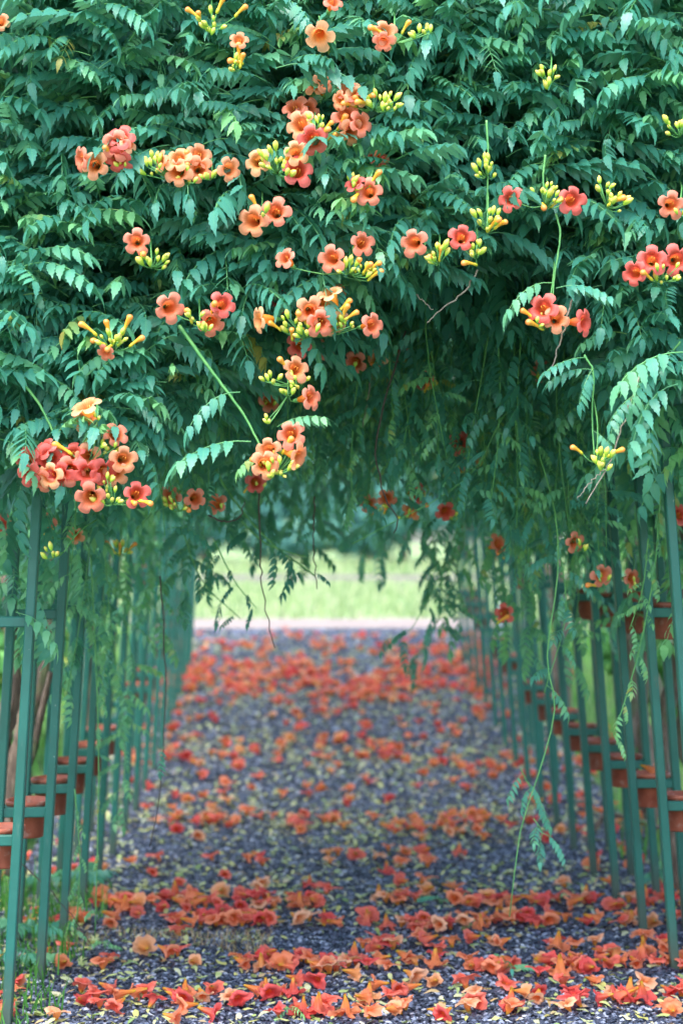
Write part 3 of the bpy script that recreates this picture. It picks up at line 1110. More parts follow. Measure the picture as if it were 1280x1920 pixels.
cluster('f2', CY, [(562, 233, -.05, -.15, .4, 1.05), (586, 262, .1, .1, .8, 1.15)], [(618, 236, .7, -.5), (606, 252, .6, -.2)], [(598, 232, 16, 7)], (590, 262))
cluster('f2', CY + .03, [(648, 218, -.1, -.1, .65), (677, 231, .45, 0, .65), (660, 247, .35, .5, .55)], [(625, 258, .8, -.3), (640, 232, .4, -.5)], [], (600, 265))
cluster('f2', CY + .02, [(656, 170, .1, -.5, .55), (636, 188, -.7, .1, .35, .8), (670, 180, .3, -.2, .3, .9)], [(655, 198, -.7, .1), (682, 196, -.8, .1), (690, 185, .7, 0), (672, 190, -.6, -.1)], [(715, 195, 26, 16), (735, 205, 10, 5)], (700, 205))
cluster('f2', CY + .12, [(552, 200, -.1, -.3, .8), (577, 206, .4, .1, .8), (592, 157, -.4, -.4, .6), (606, 152, .6, -.3, .4)], [], [], (585, 190))
cluster('f2', CY, [(691, 360, .1, .05, .75, 1.05), (664, 343, -.1, -.5, .95, .8)], [(704, 336, .6, -.6), (668, 370, -.3, .6)], [(655, 350, 15, 7)], (662, 358))
cluster('f2', CY, [(473, 415, -.05, .05, .65, 1.1), (516, 397, .1, -.05, .65, 1.1)], [(473, 379, -.5, -.8)], [(493, 403, 9, 4)], (492, 412))
cluster('f1', CY, [(256, 453, -.1, -.1, .75)], [(268, 478, .3, .3)], [(287, 492, 24, 13)], (285, 500))
cluster('f2', CY, [(621, 485, -.05, .1, .75), (680, 456, .4, -.1, .5), (533, 483, -.5, -.4, .85, .85)], [(672, 496, .3, -.7), (706, 500, .8, -.4), (705, 518, .85, -.4), (690, 505, .5, -.4)], [(650, 500, 18, 8), (683, 512, 14, 7)], (655, 512))
cluster('f3', CY, [(775, 455, -.2, .05, .8)], [(828, 475, .2, -.7), (808, 488, -.4, -.2)], [(822, 482, 20, 11)], (822, 492))
cluster('f3', CY, [(865, 445, -.1, .05, .95, 1.05)], [(880, 497, -.8, .1)], [(893, 472, 18, 10)], (892, 482))
cluster('f3', CY, [], [(925, 425, .6, -.4), (942, 422, .8, -.3)], [(915, 415, 24, 14)], (912, 430), (0, -90))
cluster('f3', CY, [], [], [(913, 317, 24, 13)], (912, 330), (0, -80))
cluster('f3', CY, [(956, 373, -.45, .0, .95), (1073, 375, .3, .0, .98, 1.1)], [(1018, 388, 0, .5), (1045, 380, .6, -.3)], [(1022, 368, 26, 15)], (1022, 385))
cluster('f4', CY, [], [(1155, 380, .8, -.2)], [(1131, 352, 14, 6), (1148, 382, 22, 10)], (1140, 390))
cluster('f4', CY, [(1258, 384, .05, .0, .55, 1.05)], [], [(1275, 400, 8, 3)], (1272, 395))
cluster('f4', CY, [(1188, 512, -.6, .1, .98), (1222, 487, -.05, .1, .95, 1.05), (1268, 488, .05, .1, .95, 1.1)], [(1212, 518, -.7, -.3)], [(1245, 515, 28, 15)], (1240, 525))
cluster('f4', CY, [(1018, 578, -.05, .0, .98, 1.12), (1042, 598, .1, .2, .4, .95), (1096, 604, .75, .05, .98)], [(986, 590, -.85, -.4), (1004, 613, -.8, -.2)], [(1005, 605, 12, 4)], (1022, 612), (18, -130))
cluster('f4', CY, [], [(1078, 845, -.8, -.3), (1155, 851, .85, -.3)], [(1125, 868, 22, 9), (1130, 886, 12, 4)], (1118, 868), (-5, -120))
cluster('f1', CY, [(318, 577, -.05, .0, .85, 1.05), (418, 570, .25, -.2, .9), (396, 606, -.05, .45, .85, 1.08)], [(352, 592, -.4, -.7), (400, 582, .3, -.5)], [(365, 592, 12, 5), (382, 622, 14, 6)], (375, 605))
cluster('f1', CY, [(198, 662, -.3, .6, .75, .7)], [(165, 620, -.85, -.45), (202, 618, -.2, -.85), (237, 612, .45, -.8), (258, 642, .85, -.4), (185, 645, -.7, -.1), (205, 655, -.2, .5)], [(212, 640, 24, 14)], (212, 655))
cluster('f2', CY, [(484, 600, -.9, .1, .1, 1.05), (582, 583, -.1, .0, .5), (600, 606, .2, .25, .5), (618, 548, -.35, -.8, .1, 1.0), (606, 572, .65, .15, .05, .9), (632, 608, .55, .6, .05), (699, 610, .6, .0, .75)],
        [(650, 572, .75, -.6), (662, 592, .85, -.4), (512, 612, -.8, -.35), (548, 625, 0, -.6), (566, 600, -.5, -.4), (648, 588, .4, -.7)], [(545, 608, 22, 10), (578, 622, 24, 10), (650, 605, 18, 8)], (575, 632))
cluster('f2', CY + .2, [(560, 648, 0, .2, .98), (525, 560, -.4, 0, .85), (632, 545, .3, -.3, .6, .8)], [(535, 545, .5, -.8)], [], (560, 600))
cluster('f2', CY, [(555, 692, .0, .0, .45, 1.0)], [(530, 683, -.5, -.5)], [(560, 715, 20, 8), (510, 715, 14, 5)], (555, 722))
cluster('f2', CY, [(584, 745, .75, -.1, .6)], [], [(540, 738, 14, 6), (505, 793, 8, 3)], (540, 740))
cluster('f2', CY, [(545, 815, .05, .0, .65), (503, 845, -.1, -.15, .4, .95), (497, 872, -.1, .1, .45), (561, 856, .8, .25, .3)], [(538, 838, .5, -.7), (478, 868, -.6, -.3)], [(525, 872, 26, 14), (505, 888, 16, 7)], (517, 885), (-30, -45))
cluster('f1', CY, [(160, 760, -.35, -.8, .05, 1.15), (155, 790, -.35, .3, .5, .8)], [], [(183, 787, 5, 2)], (185, 795))
cluster('f1', CY, [(50, 862, -.4, -.2, .9), (52, 888, -.4, .3, .9), (82, 842, -.5, -.55, .9), (92, 862, .0, .3, .95, 1.1), (93, 893, -.05, .1, .3, 1.05), (78, 902, -.3, .5, .8), (134, 884, .0, .1, .9, 1.1), (163, 888, .1, .2, .9),
                   (164, 857, .0, .0, .4), (195, 885, .1, .2, .85), (216, 888, .25, .2, .5), (232, 862, .3, .0, .6), (217, 814, .35, -.45, .75), (135, 850, -.1, -.4, .85), (112, 890, .1, .3, .9)],
        [(118, 845, -.9, -.4), (180, 800, -.1, -.6)], [(200, 848, 18, 9), (180, 835, 10, 4)], (165, 868), (20, -80))
cluster('f1', CY, [(169, 935, -.1, .1, .7, 1.1), (257, 927, .35, -.15, .8, 1.05)], [(248, 945, .6, .4), (275, 945, .8, .3)], [(203, 935, 22, 12), (198, 905, 10, 4)], (212, 945))
cluster('f2', 5.3, [(366, 935, .3, -.05, .6, .95)], [(350, 955, .3, .5)], [(332, 950, 14, 6)], (335, 958), (-30, -90))
cluster('u1', 5.75, [(84, 985, -.2, -.1, .85, 1.05), (142, 1005, .0, .3, .5, .8)], [], [(92, 1000, 8, 3)], (100, 1010))
cluster('u1', 5.1, [], [], [(98, 1045, 16, 8)], (120, 1035), (60, -60))
cluster('u1', 6.2, [], [(205, 1028, -.5, -.5), (225, 1030, .2, -.8), (250, 1026, .7, -.5)], [(228, 1030, 16, 8)], (228, 1040))
cluster('f1', 5.9, [(3, 985, .3, 0, .9)], [], [], (0, 980))
cluster('f1', CY, [(2, 40, -.1, 0, .6, .7)], [], [], (-5, 50))
cluster('f2', CY, [], [(358, 24, -.85, -.45), (415, 8, .5, -.8), (455, 20, .8, -.5), (373, 30, -.2, -.5)], [(400, 42, 22, 9), (395, 62, 8, 3)], (398, 50))
cluster('f2', CY, [(448, 74, .1, -.6, .3, .7)], [(448, 95, 0, -.9), (440, 118, -.8, .1), (455, 110, .3, -.8)], [(435, 122, 14, 6)], (440, 130))
cluster('f2', CY, [(598, 68, .1, .85, .2, 1.15)], [], [], (598, 30), (0, 40))
cluster('f3', CY, [(722, 60, .0, -.1, .45, 1.05), (718, 78, .0, .6, .6, .8)], [(765, 48, .6, -.7), (703, 58, -.8, -.1)], [(735, 92, 6, 2), (785, 68, 8, 3), (805, 60, 10, 4)], (738, 80))
cluster('f3', CY + .2, [(703, 294, -.2, -.5, .85, .9), (715, 297, .7, 0, .5, .8)], [], [], (700, 300))
cluster('f4', CY, [], [], [(1030, 140, 18, 9), (1028, 162, 8, 3)], (1030, 155))
cluster('f4', CY, [], [], [(1272, 240, 22, 11)], (1275, 255))
cluster('f2', CY, [(625, 2, .3, -.4, .5, .8)], [], [], (620, 20))
# flowers further inside, out of focus
for (x, y, Y, hue, key) in [(x_, y_, 5.45 + (Y_ - 5.3) * .28, h_, 'u1' if x_ < 620 else 'u2') for (x_, y_, Y_, h_, k_) in [(665, 680, 6.0, .7, 'u1'), (708, 668, 6.0, .2, 'u2'), (505, 752, 6.1, .75, 'u1'), (795, 712, 6.6, .7, 'u2'), (748, 662, 6.8, .8, 'u2'), (1015, 695, 6.2, .6, 'u2'),
                            (480, 905, 6.6, .8, 'u1'), (405, 945, 6.3, .6, 'u1'), (725, 935, 7.8, .8, 'm2'), (783, 925, 7.8, .95, 'm2'), (770, 958, 7.8, .6, 'm2'), (860, 830, 7.6, .9, 'm2'),
                            (885, 862, 7.6, .3, 'm2'), (858, 868, 7.6, .8, 'm2'), (935, 1020, 8.4, .85, 'm2'), (1078, 1018, 6.2, .6, 'u2'), (1128, 1080, 6.5, .75, 'u2'), (1185, 1085, 7.0, .9, 'u2'),
                            (1274, 965, 6.0, .9, 'u2'), (1256, 690, 5.3, .4, 'f4'), (607, 655, 5.9, .8, 'u1'), (835, 960, 8.0, .9, 'm2'), (320, 932, 6.0, .7, 'u1'), (945, 1150, 9.5, .9, 'm2'), (690, 945, 9.0, .8, 'm1')]]:
    cluster(key, Y, [(x, y, U(-.6, .6), U(-.3, .6), hue, U(.9, 1.1))], [(x + U(-20, 20), y + U(5, 25), U(-.8, .8), U(-.5, .5))] if R.random() < .5 else [], [(x + U(-15, 15), y + 12, 9, 3)], (x, y + 10))

# visible shoots and twigs
strand('f2', [(335, 610), (400, 700), (455, 775), (495, 850)], CY + .04, .0048, M['stem'], 0, name='stem')
strand('f1', [(40, 715), (75, 760), (105, 820), (125, 850)], CY + .05, .004, M['stem'])
strand('f3', [(912, 225), (915, 300), (912, 400)], CY + .03, .003, M['stem'])
strand('f4', [(1022, 290), (1018, 330), (1020, 360)], CY + .03, .003, M['stem'])
strand('f4', [(1042, 400), (1050, 440), (1040, 510), (1036, 560)], CY + .03, .003, M['stem'], 0)
strand('f4', [(1095, 665), (1112, 700), (1110, 780), (1114, 862)], CY + .03, .003, M['stem'], 2, .6)
strand('f4', [(1075, 552), (1050, 640), (1030, 705)], CY + .06, .0028, M['twig'])
strand('f4', [(1200, 700), (1165, 800), (1140, 870), (1098, 945)], CY + .06, .0026, M['twig'])
strand('f4', [(1145, 870), (1110, 900), (1082, 935)], CY + .06, .0018, M['twig'])
strand('f3', [(895, 505), (870, 545), (825, 580), (800, 605)], CY + .2, .0028, M['twig'])
strand('f2', [(770, 545), (790, 560), (812, 580)], CY + .2, .002, M['twig'])
strand('f2', [(700, 680), (690, 740), (680, 800)], 5.7, .002, M['twig'])
strand('u2', [(760, 620), (720, 760), (705, 850), (722, 930), (745, 975), (738, 1000)], 5.6, .003, M['dtwig'], 0)
strand('u1', [(390, 966), (420, 978), (450, 970), (458, 940)], 5.7, .003, M['dtwig'])
strand('u1', [(375, 800), (420, 910), (500, 1010), (590, 1080)], 6.2, .0045, M['stem'], 5, .6, 'n')
strand('u1', [(450, 975), (500, 1020), (575, 1045)], 6.2, .0035, M['stem'], 3, .55, 'n')
strand('u1', [(484, 880), (488, 1020), (492, 1110), (515, 1215)], 5.9, .0028, M['dtwig'], 0)
strand('u1', [(590, 930), (588, 1030), (594, 1105)], 6.0, .0026, M['dtwig'], 2, .4, 'n')
strand('u1', [(400, 1010), (440, 1090), (480, 1140)], 6.0, .0024, M['stem'], 5, .42, 'n')
strand('u1', [(340, 990), (380, 1090), (450, 1160)], 6.3, .0026, M['stem'], 5, .45, 'n')
strand('u2', [(1130, 620), (960, 760), (870, 900), (660, 1020)], 5.7, .0024, M['stem'], 0)
strand('u2', [(940, 840), (880, 920), (800, 985)], 6.3, .0022, M['stem'], 3, .45, 'n')
strand('u2', [(860, 980), (830, 1060), (770, 1180), (720, 1200)], 7.2, .0022, M['stem'], 7, .55, 'n')
strand('m2', [(850, 950), (830, 1080), (820, 1170)], 7.8, .003, M['stem'], 8, .75, 'n')
strand('m2', [(900, 1000), (800, 1200), (770, 1240)], 8.2, .003, M['stem'], 7, .6, 'n')
strand('m1', [(640, 830), (600, 900), (580, 1010)], 8.0, .003, M['stem'], 9, .8, 'n')
strand('m1', [(740, 860), (745, 960), (700, 1050)], 8.4, .003, M['stem'], 8, .8, 'n')
strand('m1', [(480, 850), (470, 920), (490, 1000)], 7.6, .003, M['stem'], 7, .8, 'n')
strand('u2', [(1010, 850), (1040, 960), (1045, 1080), (1025, 1230), (1040, 1330), (1010, 1450), (975, 1560), (955, 1720)], 5.7, .0026, M['stem'], 0)
strand('u2', [(1045, 1000), (1060, 1150), (1020, 1300)], 5.8, .0024, M['stem'], 8, .55, 'm')
strand('u2', [(1000, 1535), (1015, 1560), (1012, 1580)], 5.7, .0016, M['stem'], 3, .5, 'm')
strand('u2', [(975, 1440), (990, 1470), (1010, 1500)], 5.8, .0016, M['stem'], 4, .5, 'm')
strand('u1', [(300, 1080), (310, 1280), (300, 1480), (280, 1590)], 6.0, .0024, M['dtwig'], 1, .5, 'n')
strand('u1', [(170, 1040), (180, 1250), (185, 1450), (178, 1760)], 6.0, .0028, M['stem'], 9, .5, 'y')
strand('u1', [(140, 1480), (150, 1620), (140, 1760)], 6.1, .0024, M['stem'], 8, .5, 'y')
strand('u1', [(20, 1600), (120, 1700), (170, 1770)], 5.9, .0018, M['dtwig'], 0)
strand('f4', [(1240, 900), (1225, 1080), (1190, 1250), (1150, 1380)], 5.6, .0028, M['stem'], 12, .6, 'y')
strand('f4', [(1215, 1010), (1205, 1100), (1180, 1180)], 5.6, .0024, M['stem'], 6, .6, 'y')
strand('f4', [(1275, 640), (1230, 700), (1200, 760)], 4.9, .003, M['stem'], 6, 1.0, 'm')
for (p0, Y, n_, sc, key) in [([(440, 840), (425, 900), (440, 960), (420, 1020)], 7.0, 9, .75, 'u1'), ([(500, 840), (520, 900), (505, 960)], 7.2, 8, .8, 'u1'), ([(560, 840), (575, 920), (560, 990), (580, 1040)], 7.4, 9, .8, 'u1'),
                              ([(620, 830), (610, 900), (630, 960)], 8.5, 7, .85, 'm1'), ([(690, 850), (700, 930), (690, 1030)], 8.2, 9, .85, 'm2'), ([(340, 900), (360, 980), (340, 1060), (355, 1120)], 6.6, 9, .7, 'u1'),
                              ([(390, 930), (380, 1010), (400, 1080)], 6.8, 8, .6, 'u1'), ([(780, 860), (790, 950), (775, 1010)], 8.0, 8, .8, 'm2'), ([(850, 900), (870, 1000), (850, 1100), (860, 1170)], 7.8, 11, .8, 'm2'),
                              ([(800, 950), (815, 1050), (800, 1110)], 7.6, 8, .7, 'u2'), ([(920, 950), (930, 1080), (950, 1180)], 7.2, 11, .8, 'u2'), ([(980, 950), (990, 1100), (1000, 1230)], 7.0, 12, .75, 'u2'),
                              ([(1080, 950), (1085, 1100), (1070, 1240)], 6.8, 12, .75, 'u2'), ([(240, 1000), (230, 1120), (245, 1230), (235, 1330)], 6.9, 13, .75, 'u1'), ([(290, 980), (285, 1090), (300, 1180)], 7.3, 10, .75, 'u1'),
                              ([(200, 1000), (195, 1150), (210, 1300)], 6.6, 12, .65, 'u1'), ([(150, 980), (160, 1100), (150, 1240)], 6.4, 11, .65, 'u1'), ([(225, 1300), (235, 1420), (220, 1540)], 7.0, 9, .6, 'u1')]:
    strand(key, p0, Y, .0026, M['stem'], n_, sc, 'g' if p0[-1][1] > 1150 else 'm')
# leaf sprays that stand out in front of the shade
for (x, y, key, dx, dy, cls, sc) in [(450, 735, 'f2', -.9, .15, 'm', .9), (470, 828, 'f2', -1, .1, 'm', 1.15), (495, 850, 'f2', -.8, .3, 'y', .8), (520, 800, 'f2', .8, -.35, 'm', .7),
                                     (1035, 530, 'f4', -.95, .1, 'm', .8), (1042, 540, 'f4', .95, -.1, 'm', .8), (1100, 670, 'f4', -.9, .2, 'n', .7), (1112, 690, 'f4', -.3, .5, 'n', .6),
                                     (1190, 740, 'f4', -.6, .5, 'n', .6), (1270, 720, 'f4', -.8, .3, 'm', 1.1), (1280, 660, 'f4', -.9, .2, 'm', 1.2), (110, 810, 'f1', .4, -.5, 'y', .9), (150, 840, 'f1', .4, -.6, 'y', .9)]:
    VINES[key].leaf(-.1, cls, P(x, y, CY + .03), (dx, -.35, -dy), 0, sc)

# hanging-shoot stems as one part per vine
for k, v in VINES.items():
    if getattr(v, 'stems', None):
        G = Geo()
        for (V, Q, T, uv) in v.stems: G.add(V, Q, T, uv)
        Vv, Q, T, uv, t, mi = G.arrays()
        v.part('hanging_stems', Vv, Q, T, M['stem'], uv)['kind'] = 'stuff'


def trunk(key, pts, r0, r1, seed=0):
    v = VINES[key]
    S = spline(pts, 26)
    n = len(S)
    V, Q, T, uv = tube(S, np.linspace(r0, r1, n) * (1 + .12 * np.sin(np.arange(n) * 1.9 + seed)), 10, (0, 1, .1))
    c = np.repeat(S, 10, 0)
    m = len(c)
    V[:m] += (V[:m] - c) * (.22 * np.sin(np.tile(np.arange(10), n) * 2.5 + np.repeat(np.arange(n), 10) * .35 + seed))[:, None]
    v.part('trunk', V, Q, T, M['bark'], uv)


def vine_trunk(key, fx, fy, lean, seed, n=2):
    rr = random.Random(seed)
    f = VINES[key].foot
    for q in range(n):
        sx = (1 if f.x > 0 else -1)
        a = (f.x + rr.uniform(-.05, .05), f.y + q * .13, f.z - .03)
        pts = [a]
        for z in (.3, .6, .95, 1.35, 1.8):
            pts.append((a[0] + rr.uniform(-.08, .08) - sx * z * .05, a[1] + rr.uniform(-.1, .1), f.z + z))
        pts.append((TX + sx * .75, a[1] + .1, f.z + 2.35))
        trunk(key, pts, rr.uniform(.022, .036), .012, seed + q)


for i, k in enumerate(VINES): vine_trunk(k, 0, 0, 0, 40 + i, 3)
# branching trunks seen at the left edge
trunk('u1', [tuple(P(30, 1640, 7.0)), tuple(P(20, 1480, 7.0)), tuple(P(60, 1340, 7.0)), tuple(P(100, 1200, 7.05)), tuple(P(90, 1040, 7.1))], .04, .022, 3)
trunk('u1', [tuple(P(20, 1480, 7.0)), tuple(P(5, 1380, 7.0)), tuple(P(22, 1250, 6.95)), tuple(P(10, 1080, 6.9))], .03, .018, 5)
trunk('f1', [tuple(P(-8, 1420, 6.6)), tuple(P(30, 1300, 6.6)), tuple(P(20, 1130, 6.65))], .022, .014, 6)
trunk('u1', [tuple(P(22, 1500, 7.0)), tuple(P(60, 1420, 6.97)), tuple(P(75, 1350, 6.9)), tuple(P(95, 1260, 6.9))], .014, .01, 8)
trunk('u2', [tuple(P(1290, 1700, 7.1)), tuple(P(1262, 1560, 7.1)), tuple(P(1240, 1400, 7.1)), tuple(P(1262, 1250, 7.1)), tuple(P(1235, 1050, 7.1))], .036, .02, 9)
trunk('m2', [tuple(P(1215, 1520, 8.0)), tuple(P(1180, 1440, 8.0)), tuple(P(1185, 1300, 8.0)), tuple(P(1170, 1120, 8.0))], .03, .02, 12)
trunk('m2', [tuple(P(1110, 1560, 8.3)), tuple(P(1140, 1530, 8.3)), tuple(P(1200, 1540, 8.2)), tuple(P(1255, 1560, 8.2))], .012, .008, 14)
for v in VINES.values(): v.finish()

# ------------------------------------------------------------------ arches
PW = .026
PD = .040
RUNGS = (.53, 1.13, 1.68)


def hoop_points(half, h0, top, lean_l=.055, lean_r=.072):
    ptsL = [(-half, z) for z in ()]
    L = [(-half + lean_l * z, z) for z in (0, .5, 1., 1.4, 1.7)]
    Rr = [(half - lean_r * z, z) for z in (1.7, 1.4, 1., .5, 0)]
    xl, xr = L[-1][0], Rr[0][0]
    arc = []
    for th in np.linspace(0, math.pi, 19)[1:-1]:
        c = (xl + xr) / 2; rx = (xr - xl) / 2
        arc.append((c - rx * math.cos(th), 1.7 + (top - 1.7) * math.sin(th)))
    return L, arc, Rr


def make_arch(k, dyr):
    Y = LY[k]; z0 = g(Y) - .02
    root = empty('garden_arch', (TX - (.016 if k == 0 else 0), Y, z0))
    nm = ['first', 'second', 'third', 'fourth', 'fifth', 'sixth', 'seventh', 'eighth', 'ninth', 'tenth', 'eleventh', 'twelfth', 'thirteenth', 'fourteenth', 'fifteenth', 'sixteenth'][k]
    where = ', its foot nearest the viewer' if k == 0 else (', last before the meadow' if k == N_ARCH - 1 else '')
    setp(root, f'{nm} green metal arch counted from the viewer' + where, 'garden arch', 'green metal arches of the tunnel')
    y_ = lambda x: dyr * (x + 1) / 2 * 1.0
    for half, top in ((.975, 2.5), (1.125, 2.65)):
        L, arc, Rr = hoop_points(half, 0, top)
        to = lambda pp: [(x, y_(x), z) for x, z in pp]
        for nm_, seg in (('post', L), ('post', Rr), ('arched_top', [L[-1]] + arc + [Rr[0]])):
            V, Q = bar(to(seg), PW, PD, .003)
            obj(nm_, mesh(nm_, V, Q, None, [M['paint']], smooth=False), root)
    for z in RUNGS:
        for sd in (-1, 1):
            le = .055 if sd < 0 else .072
            xi, xo = sd * (.975 - le * z) + sd * PW / 2, sd * (1.125 - le * z) - sd * PW / 2
            V, Q = bar([(xi, y_(xi), z), (xo, y_(xo), z)], .030, .022, .003)
            obj('rung', mesh('rung', V, Q, None, [M['paint']], smooth=False), root)
    for sd in (-1, 1):
        for z in RUNGS[:2]:
            if z > 1 and not (sd == 1 and k in (1, 2, 3, 4) or k % 3 == 2 and k > 6): continue
            if z < 1 and (sd == 1 and k in (9, 12) or sd == -1 and k in (6, 7, 10)): continue
            le = .055 if sd < 0 else .072
            xc = sd * (1.05 - le * z)
            yc = y_(xc) + .011 + .071
            a = np.linspace(0, 2 * math.pi, 25)[:-1]
            V = []
            for (r_, zz) in ((.0665, .012), (.0715, .012), (.0715, -.012), (.0665, -.012)):
                V += [(xc + r_ * math.cos(t), yc + r_ * math.sin(t), z + zz) for t in a]
            Q = [(i * 24 + j, i * 24 + (j + 1) % 24, ((i + 1) % 4) * 24 + (j + 1) % 24, ((i + 1) % 4) * 24 + j) for i in range(4) for j in range(24)]
            obj('pot_ring', mesh('pot_ring', V, [q[::-1] for q in Q], None, [M['paint']], smooth=False), root)
            POTS.append((TX + xc, Y + yc, z0 + z + .013, sd, k, z < 1))


POTS = []
ORD = ['first', 'second', 'third', 'fourth', 'fifth', 'sixth', 'seventh', 'eighth', 'ninth', 'tenth', 'eleventh', 'twelfth', 'thirteenth', 'fourteenth', 'fifteenth', 'sixteenth']
for k in range(N_ARCH): make_arch(k, .10)

pv, pq, puv = lathe([(-.105, .0005), (-.105, .044), (-.10, .047), (-.018, .062), (-.0175, .0648), (.0, .0648), (.0005, .0690), (.014, .0700), (.0165, .0680), (.0165, .0620), (-.012, .0585)], 28, 'z')
pot_me = mesh('pot_body', pv, pq, None, [M['terracotta']], puv)
sv, sq, suv = lathe([(-.016, .0005), (-.015, .02), (-.018, .04), (-.017, .0590)], 16, 'z')
sv[:, 2] += rng.uniform(-.003, .003, len(sv))
soil_me = mesh('soil', sv, [q[::-1] for q in sq], None, [M['soil']], suv)
for (X, Y, Z, sd, k, low) in POTS:
    t = empty('flower_pot', (X, Y, Z)); t.rotation_euler = (U(-.03, .03), U(-.03, .03), U(0, 6))
    setp(t, f"terracotta pot in {'lower' if low else 'upper'} ring of {ORD[k]} arch, {'left' if sd < 0 else 'right'} side", 'flower pot', 'terracotta pots held in the arch rings')
    q_ = U(.93, 1.05); t.scale = (1, 1, q_); obj('pot_body', pot_me, t); obj('soil', soil_me, t)

# white stake behind the right-hand posts
A, B_ = P(917, 1040, 12.7), P(962, 1330, 12.7)
d = (B_ - A); base = A + d * ((A.z - g(12.7)) / (A.z - B_.z))
V, Q = bar([tuple(A), tuple((A + base) / 2), tuple(base)], .03, .03, .004)
st = obj('white_stake', mesh('white_stake', np.array(V) - np.array(base), Q, None, [M['white']], smooth=False), loc=base)
setp(st, 'slim white stake leaning between the far posts on the right', 'stake')

# ------------------------------------------------------------------ fallen flowers
FALL = {}


def fallen_variants():
    for v in range(14):
        pose = 'side' if v < 7 else ('up' if v < 13 else 'down')
        G = flower_template(500 + v, 1.0 if v % 3 else .72, (.4 if v < 7 else .75) + .4 * (v % 4) / 4, L=.054, Rr=.037, n=25, notch=.26)
        V, Q, T, uv, t, mi = G.arrays()
        rr = random.Random(v)
        if pose == 'side': e = (rr.uniform(0, 6.28), rr.uniform(.05, .45), 0)
        elif pose == 'down': e = (rr.uniform(0, 6.28), math.pi / 2 + rr.uniform(-.15, .15), 0)
        else: e = (rr.uniform(0, 6.28), -math.pi / 2 + rr.uniform(-.5, .5), 0)
        from mathutils import Euler
        Rm = np.array((Matrix.Rotation(e[1], 3, 'Y') @ Matrix.Rotation(e[0], 3, 'X')))
        W = V @ Rm.T
        if pose == 'side': W[:, 2] *= .8
        if pose == 'up': W[:, 2] *= .6
        W[:, 2] -= np.percentile(W[:, 2], 3)
        W[:, 2] = np.maximum(W[:, 2], 0) + .0
        c = W[:, :2].mean(0); W[:, :2] -= c
        FALL[v] = (pose, W, Q, T, uv, t, mi)


fallen_variants()
FALL_MESH = {}
POSE_TXT = {'side': 'on its side', 'up': 'crumpled flat', 'down': 'with its tube up'}
HUE_TXT = ['peach', 'orange', 'coral', 'red']
placed = []


def band(n, Y0, spread, x0, x1, gap=None):
    for i in range(n):
        Y = R.gauss(Y0, spread)
        X = P(U(x0, x1), 1700, Y).x if False else U(x0, x1)
        Y += spread * .5 * math.sin(X * 3.7 + Y0 * 9) + spread * .3 * math.sin(X * 9.1 + Y0 * 5)
        if math.sin(X * 7.3 + Y0 * 11) + .7 * math.sin(X * 17 + Y0 * 3) < -.75 and R.random() < .6: X += U(-.25, .25); Y += U(-.3, .3)
        placed.append((X, Y))


XL, XR = -1.0, 1.42
band(44, 5.38, .05, XL, XR)
band(74, 5.56, .05, XL, XR); band(14, 5.56, .05, .75, 1.35)
band(100, 5.96, .06, -.2, XR); band(12, 5.98, .07, XL, -.2)
band(26, 6.22, .06, .2, XR)
band(105, 6.62, .05, XL, XR)
band(72, 7.0, .05, -.75, .1); band(62, 7.02, .05, .3, XR)
band(45, 7.7, .3, XL, XR)
band(60, 8.75, .12, -.6, .9); band(14, 8.5, .3, 1.0, 1.7)
band(55, 9.6, .5, XL, XR)
band(90, 10.6, .25, XL, XR)
band(60, 11.5, .35, XL, XR)
band(430, 12.9, .42, -.95, 1.35)
band(110, 14.2, .35, XL, XR)
band(45, 9.0, 1.8, 1.35, 1.9); band(30, 8.2, 1.3, -1.6, -1.0)
placed = [(X, Y) for X, Y in placed if Y > 5.2 and Y < 15.2]
# keep them from sitting in one another near the viewer
placed.sort(key=lambda p: p[1])
acc = []
for X, Y in placed:
    if Y < 7.6 and any(abs(X - a) < .03 and abs(Y - b) < .024 for a, b in acc[-60:]): continue
    acc.append((X, Y))
placed = acc
lat = lambda X: ('at left path edge' if X < -.62 else 'left of path middle' if X < -.1 else 'in path middle' if X < .45 else 'right of path middle' if X < .98 else 'by right post feet')


def rowtxt(Y):
    q = (Y - 5.3) / .55
    k = int(round(q))
    w = 'just before' if q - k < -.17 else 'just past' if q - k > .17 else 'level with'
    return f'{w} {ORD[max(0, min(15, k))]} arch'


ONES = ['', 'first', 'second', 'third', 'fourth', 'fifth', 'sixth', 'seventh', 'eighth', 'ninth', 'tenth', 'eleventh', 'twelfth', 'thirteenth', 'fourteenth', 'fifteenth', 'sixteenth', 'seventeenth', 'eighteenth', 'nineteenth']
TENS = {2: 'twent', 3: 'thirt', 4: 'fort', 5: 'fift', 6: 'sixt', 7: 'sevent', 8: 'eight', 9: 'ninet'}


def ordinal(n):
    if n < 20: return ONES[n]
    if n > 99: return 'last'
    return TENS[n // 10] + ('ieth' if n % 10 == 0 else 'y-' + ONES[n % 10])


def order_labels(items):
    """where two labels agree, tell them apart by their order along the row"""
    rows, seen = {}, {}
    for o, look, X, Y in items:
        rows.setdefault(rowtxt(Y), []).append((px(X, Y, g(Y))[0], o.name))
        seen.setdefault(o['label'], []).append(o)
    rank = {}
    for r_, l in rows.items():
        for n_, (_, nm_) in enumerate(sorted(l)): rank[nm_] = n_ + 1
    for o, look, X, Y in items:
        if len(seen[o['label']]) > 1:
            o['label'] = f"{look}, {ordinal(rank[o.name])} from left edge {rowtxt(Y)}"


